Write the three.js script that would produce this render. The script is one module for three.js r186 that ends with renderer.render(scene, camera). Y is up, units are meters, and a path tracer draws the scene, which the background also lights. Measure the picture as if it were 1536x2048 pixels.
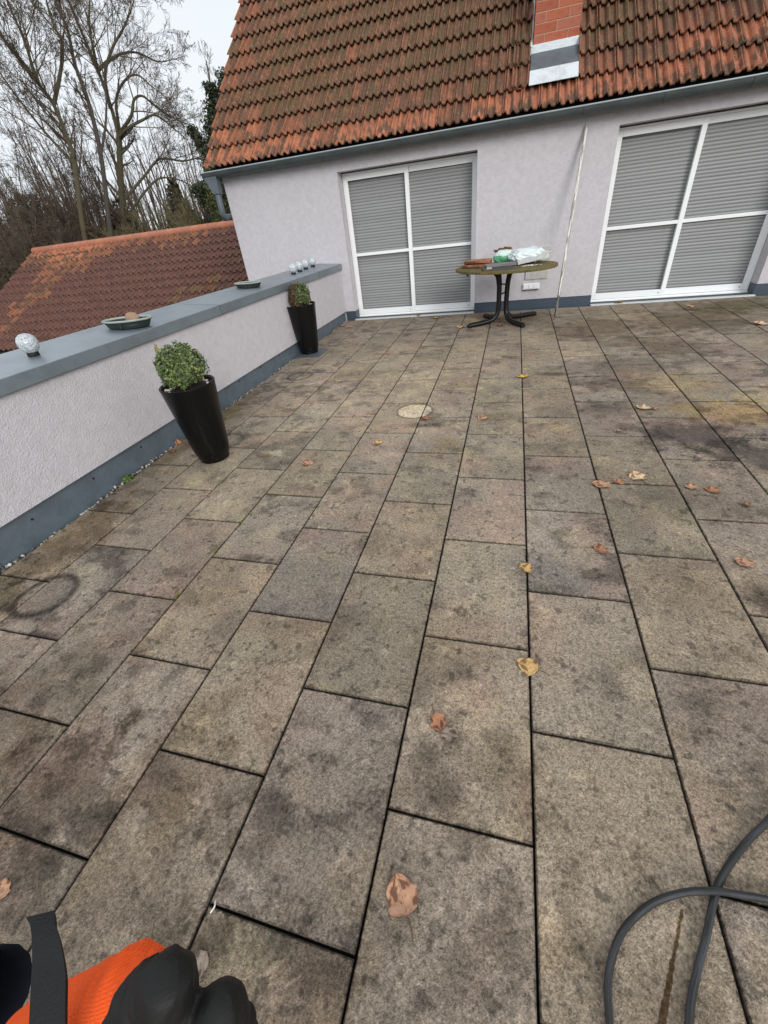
import * as THREE from 'three';
import { mergeGeometries, mergeVertices } from 'three/addons/utils/BufferGeometryUtils.js';
import { RoundedBoxGeometry } from 'three/addons/geometries/RoundedBoxGeometry.js';
import { MarchingCubes } from 'three/addons/objects/MarchingCubes.js';

// ------------------------------------------------------------------ camera, sky, sun, exposure
const scene = new THREE.Scene();
const camera = new THREE.PerspectiveCamera(102.1, 0.75, 0.02, 900);
camera.position.set(-0.1704, 1.5534, 0);
camera.rotation.set(-0.62, 0.3273, -0.1288, 'YXZ');
camera.updateMatrixWorld();

const renderer = new THREE.WebGLRenderer({ antialias: true });
renderer.toneMapping = THREE.LinearToneMapping;
renderer.toneMappingExposure = 1.25;
renderer.shadowMap.enabled = true;

// ---- seeded noise
function rng(seed) { let a = seed >>> 0; return () => { a |= 0; a = (a + 0x6d2b79f5) | 0; let t = Math.imul(a ^ (a >>> 15), 1 | a); t = (t + Math.imul(t ^ (t >>> 7), 61 | t)) ^ t; return ((t ^ (t >>> 14)) >>> 0) / 4294967296; }; }
const NT = new Float32Array(65536); { const r = rng(77); for (let i = 0; i < 65536; i++) NT[i] = r(); }
function vn(x, y) {
  const xi = Math.floor(x), yi = Math.floor(y), fx = x - xi, fy = y - yi, u = fx * fx * (3 - 2 * fx), v = fy * fy * (3 - 2 * fy);
  const x0 = xi & 255, x1 = (xi + 1) & 255, y0 = (yi & 255) << 8, y1 = ((yi + 1) & 255) << 8;
  const a = NT[y0 + x0], b = NT[y0 + x1], c = NT[y1 + x0], d = NT[y1 + x1];
  return a + (b - a) * u + (c - a) * v + (a - b - c + d) * u * v;
}
function vnp(x, y, p) { // periodic
  const xi = Math.floor(x), yi = Math.floor(y), fx = x - xi, fy = y - yi, u = fx * fx * (3 - 2 * fx), v = fy * fy * (3 - 2 * fy), m = (n) => ((n % p) + p) % p;
  const x0 = m(xi), x1 = m(xi + 1), y0 = m(yi) << 8, y1 = m(yi + 1) << 8;
  const a = NT[y0 + x0], b = NT[y0 + x1], c = NT[y1 + x0], d = NT[y1 + x1];
  return a + (b - a) * u + (c - a) * v + (a - b - c + d) * u * v;
}
const fbm = (x, y, o = 4) => { let s = 0, a = 0.5, n = 0; for (let i = 0; i < o; i++) { s += a * vn(x, y); n += a; a *= 0.5; x = x * 2.03 + 17.3; y = y * 2.03 + 9.1; } return s / n; };
const sstep = (a, b, x) => { const t = Math.min(1, Math.max(0, (x - a) / (b - a))); return t * t * (3 - 2 * t); };
const lerp = (a, b, t) => a + (b - a) * t;
const clamp = (x, a, b) => Math.min(b, Math.max(a, x));

// overcast sky: bright, even cloud with soft grey swells
{
  const w = 256, h = 128, d = new Float32Array(w * h * 4);
  for (let j = 0; j < h; j++) for (let i = 0; i < w; i++) {
    const az = (i / w) * Math.PI * 2, el = (j / h - 0.5) * Math.PI, cx = Math.cos(az) * Math.cos(el), cz = Math.sin(az) * Math.cos(el), cy = Math.sin(el);
    const n = fbm(cx * 2.2 + 20 + cy * 3, cz * 2.2 + 40 + cy * 2, 4) - 0.5, k = 1 + n * 0.3, q = (j * w + i) * 4;
    const blue = clamp(0.5 + n * 1.6, 0, 1);
    d[q] = lerp(0.90, 0.98, blue) * k; d[q + 1] = lerp(0.97, 1.02, blue) * k; d[q + 2] = lerp(1.05, 1.06, blue) * k; d[q + 3] = 1;
  }
  const t = new THREE.DataTexture(d, w, h, THREE.RGBAFormat, THREE.FloatType);
  t.mapping = THREE.EquirectangularReflectionMapping; t.magFilter = t.minFilter = THREE.LinearFilter; t.wrapS = THREE.RepeatWrapping; t.needsUpdate = true;
  scene.background = t; scene.environment = t;
  scene.backgroundIntensity = 0.76; scene.environmentIntensity = 0.76;
}
const sun = new THREE.DirectionalLight(new THREE.Color(1, 0.975, 0.94), 1.5);
sun.position.set(16, 12, 17); sun.castShadow = true; sun.shadow.radius = 50;
sun.shadow.mapSize.set(2048, 2048);
Object.assign(sun.shadow.camera, { left: -26, right: 26, top: 26, bottom: -26, near: 0.5, far: 90 });
scene.add(sun); scene.add(sun.target); sun.target.position.set(0, 0, -5);

// ------------------------------------------------------------------ helpers
const V = (x, y, z) => new THREE.Vector3(x, y, z);
const lin = (r, g, b) => new THREE.Color().setRGB(r, g, b);
const used = {};
function numbered(n) { const k = used[n] ?? 0; used[n] = k + 1; return k ? n + '_' + String(k).padStart(3, '0') : n; }
function tag(o, label, category, group) { o.userData.label = label; o.userData.category = category; if (group) o.userData.group = group; return o; }
function thing(name, label, category, pos = [0, 0, 0], turn = 0, group) {
  const o = new THREE.Group(); o.name = numbered(name); o.position.set(...pos); o.rotation.y = turn; scene.add(o); return tag(o, label, category, group);
}
function part(name, geo, mat, parent) { const m = new THREE.Mesh(geo, mat); m.name = name; parent.add(m); return m; }
function structure(name, geo, mat) { const m = new THREE.Mesh(geo, mat); m.name = name; m.userData.kind = 'structure'; scene.add(m); return m; }
function stuff(o) { o.userData.kind = 'stuff'; return o; }
const box = (x0, x1, y0, y1, z0, z1) => { const g = new THREE.BoxGeometry(x1 - x0, y1 - y0, z1 - z0); g.translate((x0 + x1) / 2, (y0 + y1) / 2, (z0 + z1) / 2); return g; };
const rbox = (w, h, d, r = 0.004, s = 2) => new RoundedBoxGeometry(w, h, d, s, r);
const merge = (a) => mergeGeometries(a.map((g) => { const n = g.index ? g.toNonIndexed() : g; for (const k of Object.keys(n.attributes)) if (!['position', 'normal', 'uv'].includes(k)) n.deleteAttribute(k); if (!n.attributes.uv) n.setAttribute('uv', new THREE.BufferAttribute(new Float32Array(n.attributes.position.count * 2), 2)); return n; }));
// uv in metres, from the dominant direction of each face
function metreUV(g) {
  const n = g.index ? g.toNonIndexed() : g, p = n.attributes.position, uv = new Float32Array(p.count * 2), a = V(), b = V(), c = V(), e = V(), f = V();
  for (let i = 0; i < p.count; i += 3) {
    a.fromBufferAttribute(p, i); b.fromBufferAttribute(p, i + 1); c.fromBufferAttribute(p, i + 2);
    e.subVectors(b, a).cross(f.subVectors(c, a)); const x = Math.abs(e.x), y = Math.abs(e.y), z = Math.abs(e.z);
    [a, b, c].forEach((q, k) => { const s = (i + k) * 2; if (y >= x && y >= z) { uv[s] = q.x; uv[s + 1] = q.z; } else if (x >= z) { uv[s] = q.z; uv[s + 1] = q.y; } else { uv[s] = q.x; uv[s + 1] = q.y; } });
  }
  n.setAttribute('uv', new THREE.BufferAttribute(uv, 2)); return n;
}
// solid from a polygon cross-section in x,y that is given at several z
function loftZ(sections, zs) {
  const n = sections[0].length, pos = [], quad = (a, b, c, d) => pos.push(...a, ...b, ...c, ...a, ...c, ...d), P = (k, i) => [sections[k][i][0], sections[k][i][1], zs[k]];
  for (let k = 0; k + 1 < zs.length; k++) for (let i = 0; i < n; i++) { const j = (i + 1) % n; quad(P(k, i), P(k, j), P(k + 1, j), P(k + 1, i)); }
  for (const k of [0, zs.length - 1]) for (let i = 1; i + 1 < n; i++) { const t = [P(k, 0), P(k, i), P(k, i + 1)]; if (k) t.reverse(); pos.push(...t[0], ...t[2], ...t[1]); }
  const g = new THREE.BufferGeometry(); g.setAttribute('position', new THREE.Float32BufferAttribute(pos, 3)); g.computeVertexNormals();
  return metreUV(g);
}
function dataTex(w, h, fn, srgb = true, repeat = true) {
  const d = new Uint8Array(w * h * 4), o = [0, 0, 0];
  for (let j = 0; j < h; j++) for (let i = 0; i < w; i++) { fn(i, j, o); const q = (j * w + i) * 4; d[q] = clamp(o[0], 0, 1) * 255; d[q + 1] = clamp(o[1], 0, 1) * 255; d[q + 2] = clamp(o[2], 0, 1) * 255; d[q + 3] = 255; }
  const t = new THREE.DataTexture(d, w, h); t.magFilter = THREE.LinearFilter; t.minFilter = THREE.LinearMipmapLinearFilter; t.generateMipmaps = true;
  t.wrapS = t.wrapT = repeat ? THREE.RepeatWrapping : THREE.ClampToEdgeWrapping; if (srgb) t.colorSpace = THREE.SRGBColorSpace; t.needsUpdate = true; return t;
}
const grey = (w, fn) => dataTex(w, w, (i, j, o) => { o[0] = o[1] = o[2] = fn(i, j); }, false);
const rep = (t, x, y = x) => { const c = t.clone(); c.repeat.set(x, y); c.needsUpdate = true; return c; };
const std = (color, roughness = 0.8, more = {}) => new THREE.MeshStandardMaterial({ color, roughness, ...more });

// shared relief maps
const bumpStucco = grey(512, (i, j) => { const x = i / 512, y = j / 512, n1 = vnp(x * 64, y * 64, 64), n2 = vnp(x * 128, y * 128, 128), n3 = vnp(x * 32, y * 32, 32); return clamp(n1 * 0.5 + n2 * 0.3 + n3 * 0.2, 0, 1); });
const bumpGrain = grey(512, (i, j) => { const x = i / 512, y = j / 512; return clamp(0.55 * vnp(x * 200, y * 200, 200) + 0.3 * vnp(x * 100, y * 100, 100) + 0.25 * NT[((i * 131 + j * 1031) & 65535)] - 0.05, 0, 1); });
const wearMap = dataTex(512, 512, (i, j, o) => { const x = i / 512, y = j / 512, n = 0.5 * vnp(x * 8, y * 8, 8) + 0.3 * vnp(x * 32, y * 32, 32) + 0.2 * vnp(x * 120, y * 120, 120), k = 0.86 + 0.22 * n; o[0] = k; o[1] = k; o[2] = k * 0.995; });
const stuccoMap = dataTex(512, 512, (i, j, o) => { const x = i / 512, y = j / 512, n = 0.12 * vnp(x * 4, y * 4, 4) + 0.33 * vnp(x * 40, y * 40, 40) + 0.55 * NT[(i * 197 + j * 613) & 65535], k = 0.88 + 0.13 * n; o[0] = k; o[1] = k * 0.992; o[2] = k; });

// glazed black pot with lime splashes on its lower half
const potMap = dataTex(512, 512, (i, j, o) => { const x = i / 512, y = j / 512, n = fbm(x * 40, y * 22, 4), low = 1 - sstep(0.25, 0.62, y), sp = sstep(0.66, 0.78, n) * low * 0.75, d = sstep(0.5, 0.7, fbm(x * 9, y * 16 + 5, 3)) * 0.35; o[0] = 0.05 + 0.02 * d + 0.2 * sp; o[1] = 0.049 + 0.02 * d + 0.19 * sp; o[2] = 0.05 + 0.018 * d + 0.17 * sp; });
// ------------------------------------------------------------------ materials
const M = {
  stucco: std(lin(0.64, 0.622, 0.636), 0.92, { map: rep(stuccoMap, 0.6), bumpMap: rep(bumpStucco, 2.0), bumpScale: 0.0045 }),
  slate: new THREE.MeshPhysicalMaterial({ color: lin(0.235, 0.28, 0.315), metalness: 0.5, roughness: 0.46, clearcoat: 0.8, clearcoatRoughness: 0.4, map: rep(wearMap, 0.7) }),
  navy: std(lin(0.055, 0.078, 0.105), 0.45, { map: rep(wearMap, 1.3) }),
  white: std(lin(0.90, 0.91, 0.91), 0.35),
  slat: std(lin(0.50, 0.495, 0.485), 0.5),
  dark: std(lin(0.012, 0.012, 0.012), 0.9),
  bed: std(lin(0.02, 0.018, 0.015), 1),
  zinc: std(lin(0.085, 0.10, 0.102), 0.5, { metalness: 0.2, map: rep(wearMap, 1.1) }),
  zincPale: std(lin(0.72, 0.77, 0.79), 0.5, { metalness: 0.2, map: rep(wearMap, 1.6) }),
  zincGrey: std(lin(0.13, 0.155, 0.175), 0.5, { metalness: 0.3, map: rep(wearMap, 2) }),
  steel: std(lin(0.62, 0.61, 0.57), 0.38, { metalness: 0.3, map: rep(wearMap, 1.5) }),
  mortar: std(lin(0.46, 0.30, 0.19), 0.95, { bumpMap: rep(bumpGrain, 2), bumpScale: 0.002 }),
  underlay: std(lin(0.03, 0.022, 0.018), 1),
  wood: std(lin(0.1, 0.07, 0.045), 0.9),
  blackGloss: new THREE.MeshPhysicalMaterial({ color: lin(1, 1, 1), roughness: 0.27, specularIntensity: 0.5, map: potMap, bumpMap: rep(bumpGrain, 1.2), bumpScale: 0.0003 }),
  blackPlastic: new THREE.MeshPhysicalMaterial({ color: lin(0.01, 0.01, 0.01), roughness: 0.55, specularIntensity: 0.6 }),
  tableMetal: new THREE.MeshPhysicalMaterial({ color: lin(0.009, 0.008, 0.0075), roughness: 0.38, specularIntensity: 0.6 }),
  soil: std(lin(0.035, 0.025, 0.018), 1, { bumpMap: rep(bumpGrain, 3), bumpScale: 0.01 }),
  pebble: std(lin(0.6, 0.55, 0.48), 0.8),
};

// ------------------------------------------------------------------ paving
const SW = 0.45, SL = 0.6844, XL = -3.105, ZH = -7.96;
const rowStart = (c) => (((c % 2) + 2) % 2 ? -0.473 : -0.1315);
// slab material, stains and growth, plus a painted brighter middle and darker front, as a function of place
const spots = [ // x, z, radius x, radius z, r g b factor, how ragged; real stains and some painted vignetting
  [-1.5, -3.6, 1.5, 1.3, 1.22, 1.22, 1.16, 0.6], [-0.9, -5.3, 1.5, 1.2, 1.16, 1.15, 1.1, 0.6], [-2.0, -2.2, 0.8, 0.7, 1.16, 1.16, 1.12, 0.6], [-0.5, -1.9, 0.8, 0.9, 1.12, 1.12, 1.1, 0.6],  // paler lichen areas mid-floor, lifted further to paint in the lens falloff
  [-0.55, -0.35, 0.55, 0.4, 0.78, 0.77, 0.76, 0.9], [-1.35, -0.1, 0.6, 0.45, 0.72, 0.70, 0.68, 0.9], [0.2, -0.1, 0.55, 0.35, 0.80, 0.79, 0.78, 0.9], [0.75, -0.5, 0.4, 0.5, 0.80, 0.79, 0.78, 0.9], [-2.0, -0.6, 0.4, 0.4, 0.80, 0.76, 0.72, 0.9], [-0.35, -1.1, 0.3, 0.3, 0.84, 0.82, 0.8, 0.9], [1.2, -1.15, 0.35, 0.4, 0.76, 0.74, 0.73, 0.9], [-1.75, -1.3, 0.35, 0.25, 0.86, 0.83, 0.8, 0.9],  // foreground stains, darkened further as vignetting painted into the slab colour
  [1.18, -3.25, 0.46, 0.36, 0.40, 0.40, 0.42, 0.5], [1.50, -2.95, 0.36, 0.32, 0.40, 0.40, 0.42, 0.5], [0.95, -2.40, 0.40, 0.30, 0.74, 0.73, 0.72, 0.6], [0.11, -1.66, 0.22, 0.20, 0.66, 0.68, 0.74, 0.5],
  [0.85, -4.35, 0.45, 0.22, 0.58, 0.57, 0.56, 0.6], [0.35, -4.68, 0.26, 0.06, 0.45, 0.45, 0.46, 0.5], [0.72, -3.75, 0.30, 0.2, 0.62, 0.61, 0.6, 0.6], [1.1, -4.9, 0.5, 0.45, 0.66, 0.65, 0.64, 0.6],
  [1.6, -5.6, 0.5, 0.6, 0.6, 0.56, 0.53, 0.5], [0.9, -6.5, 0.7, 0.7, 0.68, 0.62, 0.56, 0.5], [2.2, -6.8, 0.9, 0.8, 0.62, 0.58, 0.5, 0.5], [2.9, -7.4, 0.9, 0.5, 0.56, 0.56, 0.45, 0.4], [-0.2, -7.3, 0.6, 0.45, 0.68, 0.63, 0.56, 0.5],  // last entry darkens the slabs under the table
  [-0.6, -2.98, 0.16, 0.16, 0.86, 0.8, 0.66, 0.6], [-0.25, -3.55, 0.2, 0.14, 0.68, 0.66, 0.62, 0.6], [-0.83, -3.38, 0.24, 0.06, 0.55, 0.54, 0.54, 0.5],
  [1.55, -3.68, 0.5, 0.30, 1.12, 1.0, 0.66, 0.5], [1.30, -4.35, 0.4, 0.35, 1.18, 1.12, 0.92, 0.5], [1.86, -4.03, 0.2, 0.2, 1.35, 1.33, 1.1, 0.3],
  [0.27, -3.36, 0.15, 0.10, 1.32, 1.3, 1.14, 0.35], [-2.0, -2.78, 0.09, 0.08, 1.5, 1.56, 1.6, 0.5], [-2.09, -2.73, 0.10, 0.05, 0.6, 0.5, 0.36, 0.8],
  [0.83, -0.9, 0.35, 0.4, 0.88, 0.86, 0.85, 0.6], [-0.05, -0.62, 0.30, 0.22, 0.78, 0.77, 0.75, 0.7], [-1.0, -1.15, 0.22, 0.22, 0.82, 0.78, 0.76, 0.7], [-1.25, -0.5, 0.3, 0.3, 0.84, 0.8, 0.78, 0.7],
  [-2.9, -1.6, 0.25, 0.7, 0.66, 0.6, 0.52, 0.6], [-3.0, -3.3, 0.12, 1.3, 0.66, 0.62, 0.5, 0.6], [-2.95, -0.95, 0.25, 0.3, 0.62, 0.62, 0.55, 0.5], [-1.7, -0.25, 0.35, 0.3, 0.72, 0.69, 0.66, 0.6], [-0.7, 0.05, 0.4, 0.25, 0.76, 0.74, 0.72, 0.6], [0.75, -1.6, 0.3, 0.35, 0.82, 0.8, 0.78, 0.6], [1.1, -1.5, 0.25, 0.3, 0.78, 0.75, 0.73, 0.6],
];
const rings = [ // x, z, radius, half width, factor, gap angle from, to
  [-2.62, -1.06, 0.155, 0.026, 0.28, 9, 9], [-2.62, -1.06, 0.25, 0.07, 1.38, 9, 9], [-2.69, -4.81, 0.15, 0.03, 0.36, 9, 9], [-2.60, -4.85, 0.38, 0.03, 1.3, 9, 9], [-0.985, -3.70, 0.172, 0.016, 0.55, 9, 9], [-2.62, -3.0, 0.14, 0.03, 0.5, 9, 9],
];
const discs = [[-0.985, -3.70, 0.160, 1.95, 2.02, 2.0], [-2.924, -2.486, 0.035, 1.2, 1.2, 1.2], [-2.70, -1.72, 0.045, 1.18, 1.18, 1.18]];
function pavingColor(x, z, o) {
  const c = Math.floor(x / SW), k = Math.floor((rowStart(c) - z) / SL), id = (c + 40) * 57 + (k + 20) * 131, h1 = NT[id & 65535], h2 = NT[(id * 7 + 91) & 65535], h3 = NT[(id * 13 + 911) & 65535];
  const ox = h1 * 40 + c * 3.7, oz = h2 * 40 + k * 1.3; // slabs are cast one by one: their clouding does not run on across a joint
  let r = 0.268, g = 0.219, b = 0.168;
  const tone = 0.925 + 0.15 * h1; r *= tone * (0.98 + 0.05 * h2); g *= tone; b *= tone * (0.94 + 0.10 * h3);
  const cl = 0.66 + 0.36 * fbm(x * 3.2 + ox, z * 3.2 + oz, 4) + 0.34 * fbm(x * 1.9 + 12, z * 1.9 + 31, 4); r *= cl; g *= cl; b *= cl;
  const lichen = sstep(0.52, 0.74, fbm(x * 5 + 31 + ox, z * 5 + oz, 3) + 0.10 * (vn(x * 90, z * 90) - 0.5)); r *= 1 + 0.16 * lichen; g *= 1 + 0.15 * lichen; b *= 1 + 0.07 * lichen;
  const red = sstep(0.48, 0.75, fbm(x * 3.3 + 71 + ox, z * 3.3 + 5, 3)); r *= 1 + 0.03 * red; g *= 1 - 0.05 * red; b *= 1 - 0.05 * red;
  const soil = sstep(0.50, 0.76, fbm(x * 7 + 5 + ox, z * 9 + oz, 5) + 0.16 * (vn(x * 120, z * 120) - 0.5)) * (0.22 + 0.3 * h3); r *= 1 - soil; g *= 1 - soil; b *= 1 - soil;
  const fl = sstep(0.66, 0.80, fbm(x * 30 + 2, z * 30 + 8, 3) + 0.08 * (vn(x * 150, z * 150) - 0.5)) * 0.46; r *= 1 - fl; g *= 1 - fl; b *= 1 - fl;
  const pale = sstep(0.70, 0.80, fbm(x * 20 + 90, z * 20, 3)) * 0.28; r *= 1 + pale; g *= 1 + pale; b *= 1 + pale * 0.95;
  const rag = fbm(x * 11 + 3, z * 11 + 60, 4) - 0.5, gr0 = vn(x * 110, z * 110) - 0.5;
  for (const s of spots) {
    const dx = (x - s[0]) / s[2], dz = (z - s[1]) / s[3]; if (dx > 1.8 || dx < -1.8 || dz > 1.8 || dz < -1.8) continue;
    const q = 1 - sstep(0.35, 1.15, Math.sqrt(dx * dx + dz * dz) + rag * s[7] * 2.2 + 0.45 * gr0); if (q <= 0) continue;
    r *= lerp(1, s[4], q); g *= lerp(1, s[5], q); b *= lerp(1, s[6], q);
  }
  if (c === -3 && k === 1) { const q = sstep(-1.62, -1.52, z + rag * 0.2 - (x + 1.1) * 0.15 + gr0 * 0.05) * 0.6; r = lerp(r, 0.178, q * 0.8); g = lerp(g, 0.158, q * 0.8); b = lerp(b, 0.134, q * 0.8); } // one smoother, greyer slab
  for (const s of rings) { const d = Math.abs(Math.hypot(x - s[0], z - s[1]) - s[2] + rag * 0.03); if (d < s[3]) { const q = (1 - d / s[3]) ** 0.6 * (0.65 + 0.7 * vn(x * 40, z * 40)); const f = lerp(1, s[4], clamp(q, 0, 1)); r *= f; g *= f; b *= f; } }
  for (const s of discs) { const d = Math.hypot(x - s[0], z - s[1]); if (d < s[2]) { const q = 0.6 + 0.5 * vn(x * 60, z * 60); r *= lerp(1, s[3], q); g *= lerp(1, s[4], q); b *= lerp(1, s[5], q); } }
  { // line of brown wash-off beside the hose
    const t = clamp((z + 0.42) / 0.4, 0, 1), lx = 0.352 - (z + 0.39) * 0.45, w = 0.003 + 0.0085 * t + 0.004 * gr0; if (z > -0.42 && Math.abs(x - lx) < w) { const q = 0.5 + 0.5 * vn(x * 160, z * 160); r *= lerp(0.55, 0.2, q); g *= lerp(0.42, 0.15, q); b *= lerp(0.26, 0.08, q); }
  }
  // moss at a few joint crossings
  for (const [mx, mz] of [[-1.806, -1.85], [-1.792, -1.53], [-1.812, -1.18]]) { const d = Math.hypot((x - mx) * 2, z - mz); if (d < 0.026 && vn(x * 130, z * 130) > 0.5) { r *= 0.6; g *= 0.95; b *= 0.2; } }
  { // soil packed into the chamfers along the joints
    const u = x / SW - c, ex = Math.min(u, 1 - u) * SW, vv = (rowStart(c) - z) / SL - k, ez = Math.min(vv, 1 - vv) * SL, e = Math.min(ex, ez * 0.8) + 0.005 * gr0; if (e < 0.0066) { const f = 0.30 + 0.3 * (vn(x * 90, z * 90)); r *= f; g *= f; b *= f; }
  }
  // exposed grit: light and dark grains of a few millimetres
  const g0 = NT[(Math.floor(x * 560) * 7919 + Math.floor(z * 560) * 104729) & 65535], g1 = vn(x * 235 + 3, z * 235), g2 = vn(x * 120 + 7, z * 120), gr = clamp(0.18 + 0.50 * g0 + 0.72 * g1 + 0.42 * g2, 0.3, 1.7) + (g0 > 0.965 ? 0.55 : 0) - (g0 < 0.03 ? 0.2 : 0);
  o[0] = r * gr; o[1] = g * gr; o[2] = b * gr * (0.96 + 0.08 * g1);
}
const toS = (c) => (c <= 0.0031308 ? c * 12.92 : 1.055 * Math.pow(c, 1 / 2.4) - 0.055);
function pavingMaterial(x0, x1, z0, z1, w, h) {
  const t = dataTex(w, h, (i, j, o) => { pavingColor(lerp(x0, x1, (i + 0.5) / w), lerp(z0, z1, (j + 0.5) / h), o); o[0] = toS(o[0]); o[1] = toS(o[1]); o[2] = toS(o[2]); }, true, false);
  t.repeat.set(1 / (x1 - x0), 1 / (z1 - z0)); t.offset.set(-x0 / (x1 - x0), -z0 / (z1 - z0));
  return new THREE.MeshPhysicalMaterial({ color: lin(1, 1, 1), roughness: 0.8, specularIntensity: 0.55, map: t, bumpMap: rep(bumpGrain, 2.2), bumpScale: 0.003 });
}
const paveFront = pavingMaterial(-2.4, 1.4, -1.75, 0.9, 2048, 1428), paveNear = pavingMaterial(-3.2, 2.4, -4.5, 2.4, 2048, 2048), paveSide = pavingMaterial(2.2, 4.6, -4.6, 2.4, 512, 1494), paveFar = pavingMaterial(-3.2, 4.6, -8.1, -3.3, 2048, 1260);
function slabGeo(x0, x1, z0, z1, lift, tx, tz) {
  const c = 0.0035, hgt = 0.04, cx = (x0 + x1) / 2, cz = (z0 + z1) / 2, Y = (x, z, y) => y + lift + (x - cx) * tx + (z - cz) * tz, pos = [], uv = [];
  const ring = (i, y) => [[x0 + i, z0 + i], [x1 - i, z0 + i], [x1 - i, z1 - i], [x0 + i, z1 - i]].map(([x, z]) => [x, Y(x, z, y), z]);
  const a = ring(c, 0), b = ring(0, -c), d = ring(0, -hgt), tri = (p, q, r) => { for (const v of [p, q, r]) { pos.push(...v); uv.push(v[0], v[2]); } };
  tri(a[0], a[2], a[1]); tri(a[0], a[3], a[2]);
  for (const [t, u] of [[a, b], [b, d]]) for (let i = 0; i < 4; i++) { const j = (i + 1) % 4; tri(t[i], t[j], u[j]); tri(t[i], u[j], u[i]); }
  const g = new THREE.BufferGeometry(); g.setAttribute('position', new THREE.Float32BufferAttribute(pos, 3)); g.setAttribute('uv', new THREE.Float32BufferAttribute(uv, 2)); g.computeVertexNormals(); return g;
}
const terrace = structure('terrace_floor', box(-3.6, 5.2, -0.30, -0.045, -8.05, 2.6), M.bed);
{
  const r = rng(5), gap = 0.0037;
  for (let c = -7; c <= 9; c++) {
    const x0 = Math.max(c * SW + gap, XL), x1 = (c + 1) * SW - gap;
    for (let k = -3; k < 13; k++) {
      let z1 = rowStart(c) - k * SL - gap, z0 = rowStart(c) - (k + 1) * SL + gap;
      if (z0 < ZH) z0 = ZH; if (z1 - z0 < 0.06 || z1 > 2.3) continue;
      const zc = (z0 + z1) / 2;
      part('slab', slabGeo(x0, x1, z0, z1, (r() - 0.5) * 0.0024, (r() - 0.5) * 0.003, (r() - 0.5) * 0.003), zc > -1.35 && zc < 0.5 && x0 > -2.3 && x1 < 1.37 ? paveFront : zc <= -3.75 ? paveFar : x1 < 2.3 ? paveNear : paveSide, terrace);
    }
  }
}
// the storey under the terrace and the ground of the garden
structure('garden_ground', new THREE.PlaneGeometry(700, 700).rotateX(-Math.PI / 2).translate(0, -3, -60), std(lin(0.055, 0.06, 0.03), 1, { map: rep(wearMap, 90) }));
{ const t = thing('ground_floor_building', 'pale rendered storey carrying the terrace below the parapet', 'building'); part('wall', metreUV(box(-3.6, 5.2, -3, -0.30, -8.05, 2.6)), M.stucco, t); }

// ------------------------------------------------------------------ parapet
const yin = (z) => 0.925 + (z + 7.93) * 0.0114;
const plinthTop = (z) => 0.150 + (z + 8.05) * 0.0125;
{
  const t = thing('parapet_wall', 'white rendered parapet wall with slate grey metal coping along the terrace', 'wall');
  const zs = [2.0, -8.05];
  part('wall', loftZ(zs.map((z) => [[-3.60, -0.3], [-3.175, -0.3], [-3.175, plinthTop(z)], [-3.125, plinthTop(z)], [-3.125, yin(z) - 0.03], [-3.60, yin(z) - 0.005]]), zs), M.stucco, t);
  const cuts = [2.0, 1.2, -1.22, -3.905, -6.4, -8.05]; // skirting sheets
  for (let i = 0; i + 1 < cuts.length; i++) {
    const za = cuts[i] - 0.002, zb = cuts[i + 1] + 0.002;
    const s = part('skirting_sheet', loftZ([za, zb].map((z) => [[-3.173, -0.04], [-3.163, -0.04], [-3.163, plinthTop(z) - 0.006], [-3.173, plinthTop(z) - 0.006]]), [za, zb]), M.navyBlue ?? (M.navyBlue = std(lin(0.12, 0.152, 0.182), 0.42, { map: rep(wearMap, 1.3) })), t);
    for (let z = za - 0.3; z > zb + 0.1; z -= 0.52) { const b = new THREE.CylinderGeometry(0.008, 0.008, 0.006, 10).rotateZ(Math.PI / 2); b.translate(-3.161, 0.150, z); part('screw', b, M.dark, s); }
  }
  const joints = [2.0, -1.6 + 2.2, -4.165, -6.95, -8.045];
  for (let i = 0; i + 1 < joints.length; i++) {
    const za = joints[i] - (i ? 0.008 : 0), zb = joints[i + 1] + 0.008;
    const sec = (z) => { const y = yin(z); return [[-3.094, y - 0.09], [-3.090, y - 0.088], [-3.090, y - 0.003], [-3.094, y], [-3.638, y + 0.045], [-3.642, y + 0.040], [-3.642, y - 0.03], [-3.63, y - 0.03], [-3.63, y + 0.02], [-3.115, y - 0.02], [-3.106, y - 0.09]]; };
    // built as a bent sheet: top plate and two drops
    const top = (z) => { const y = yin(z); return [[-3.091, y - 0.004], [-3.095, y], [-3.638, y + 0.045], [-3.642, y + 0.040], [-3.642, y + 0.026], [-3.091, y - 0.018]]; };
    const c = part('coping', merge([loftZ([top(za), top(zb)], [za, zb]), loftZ([za, zb].map((z) => { const y = yin(z); return [[-3.091, y - 0.004], [-3.091, y - 0.018], [-3.104, y - 0.018], [-3.104, y - 0.09], [-3.093, y - 0.09], [-3.0905, y - 0.086]]; }), [za, zb]), loftZ([za, zb].map((z) => { const y = yin(z); return [[-3.642, y + 0.026], [-3.642, y - 0.05], [-3.632, y - 0.05], [-3.632, y + 0.025]]; }), [za, zb])]), M.slate, t);
    if (i) { const zj = joints[i], a = zj + 0.03, b = zj - 0.075; part('joint_plate', loftZ([a, b].map((z) => { const y = yin(z); return [[-3.103, y - 0.095], [-3.099, y - 0.095], [-3.099, y - 0.016], [-3.64, y + 0.030], [-3.64, y + 0.022], [-3.103, y - 0.02]]; }), [a, b]), M.slate, c); }
  }
}
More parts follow.
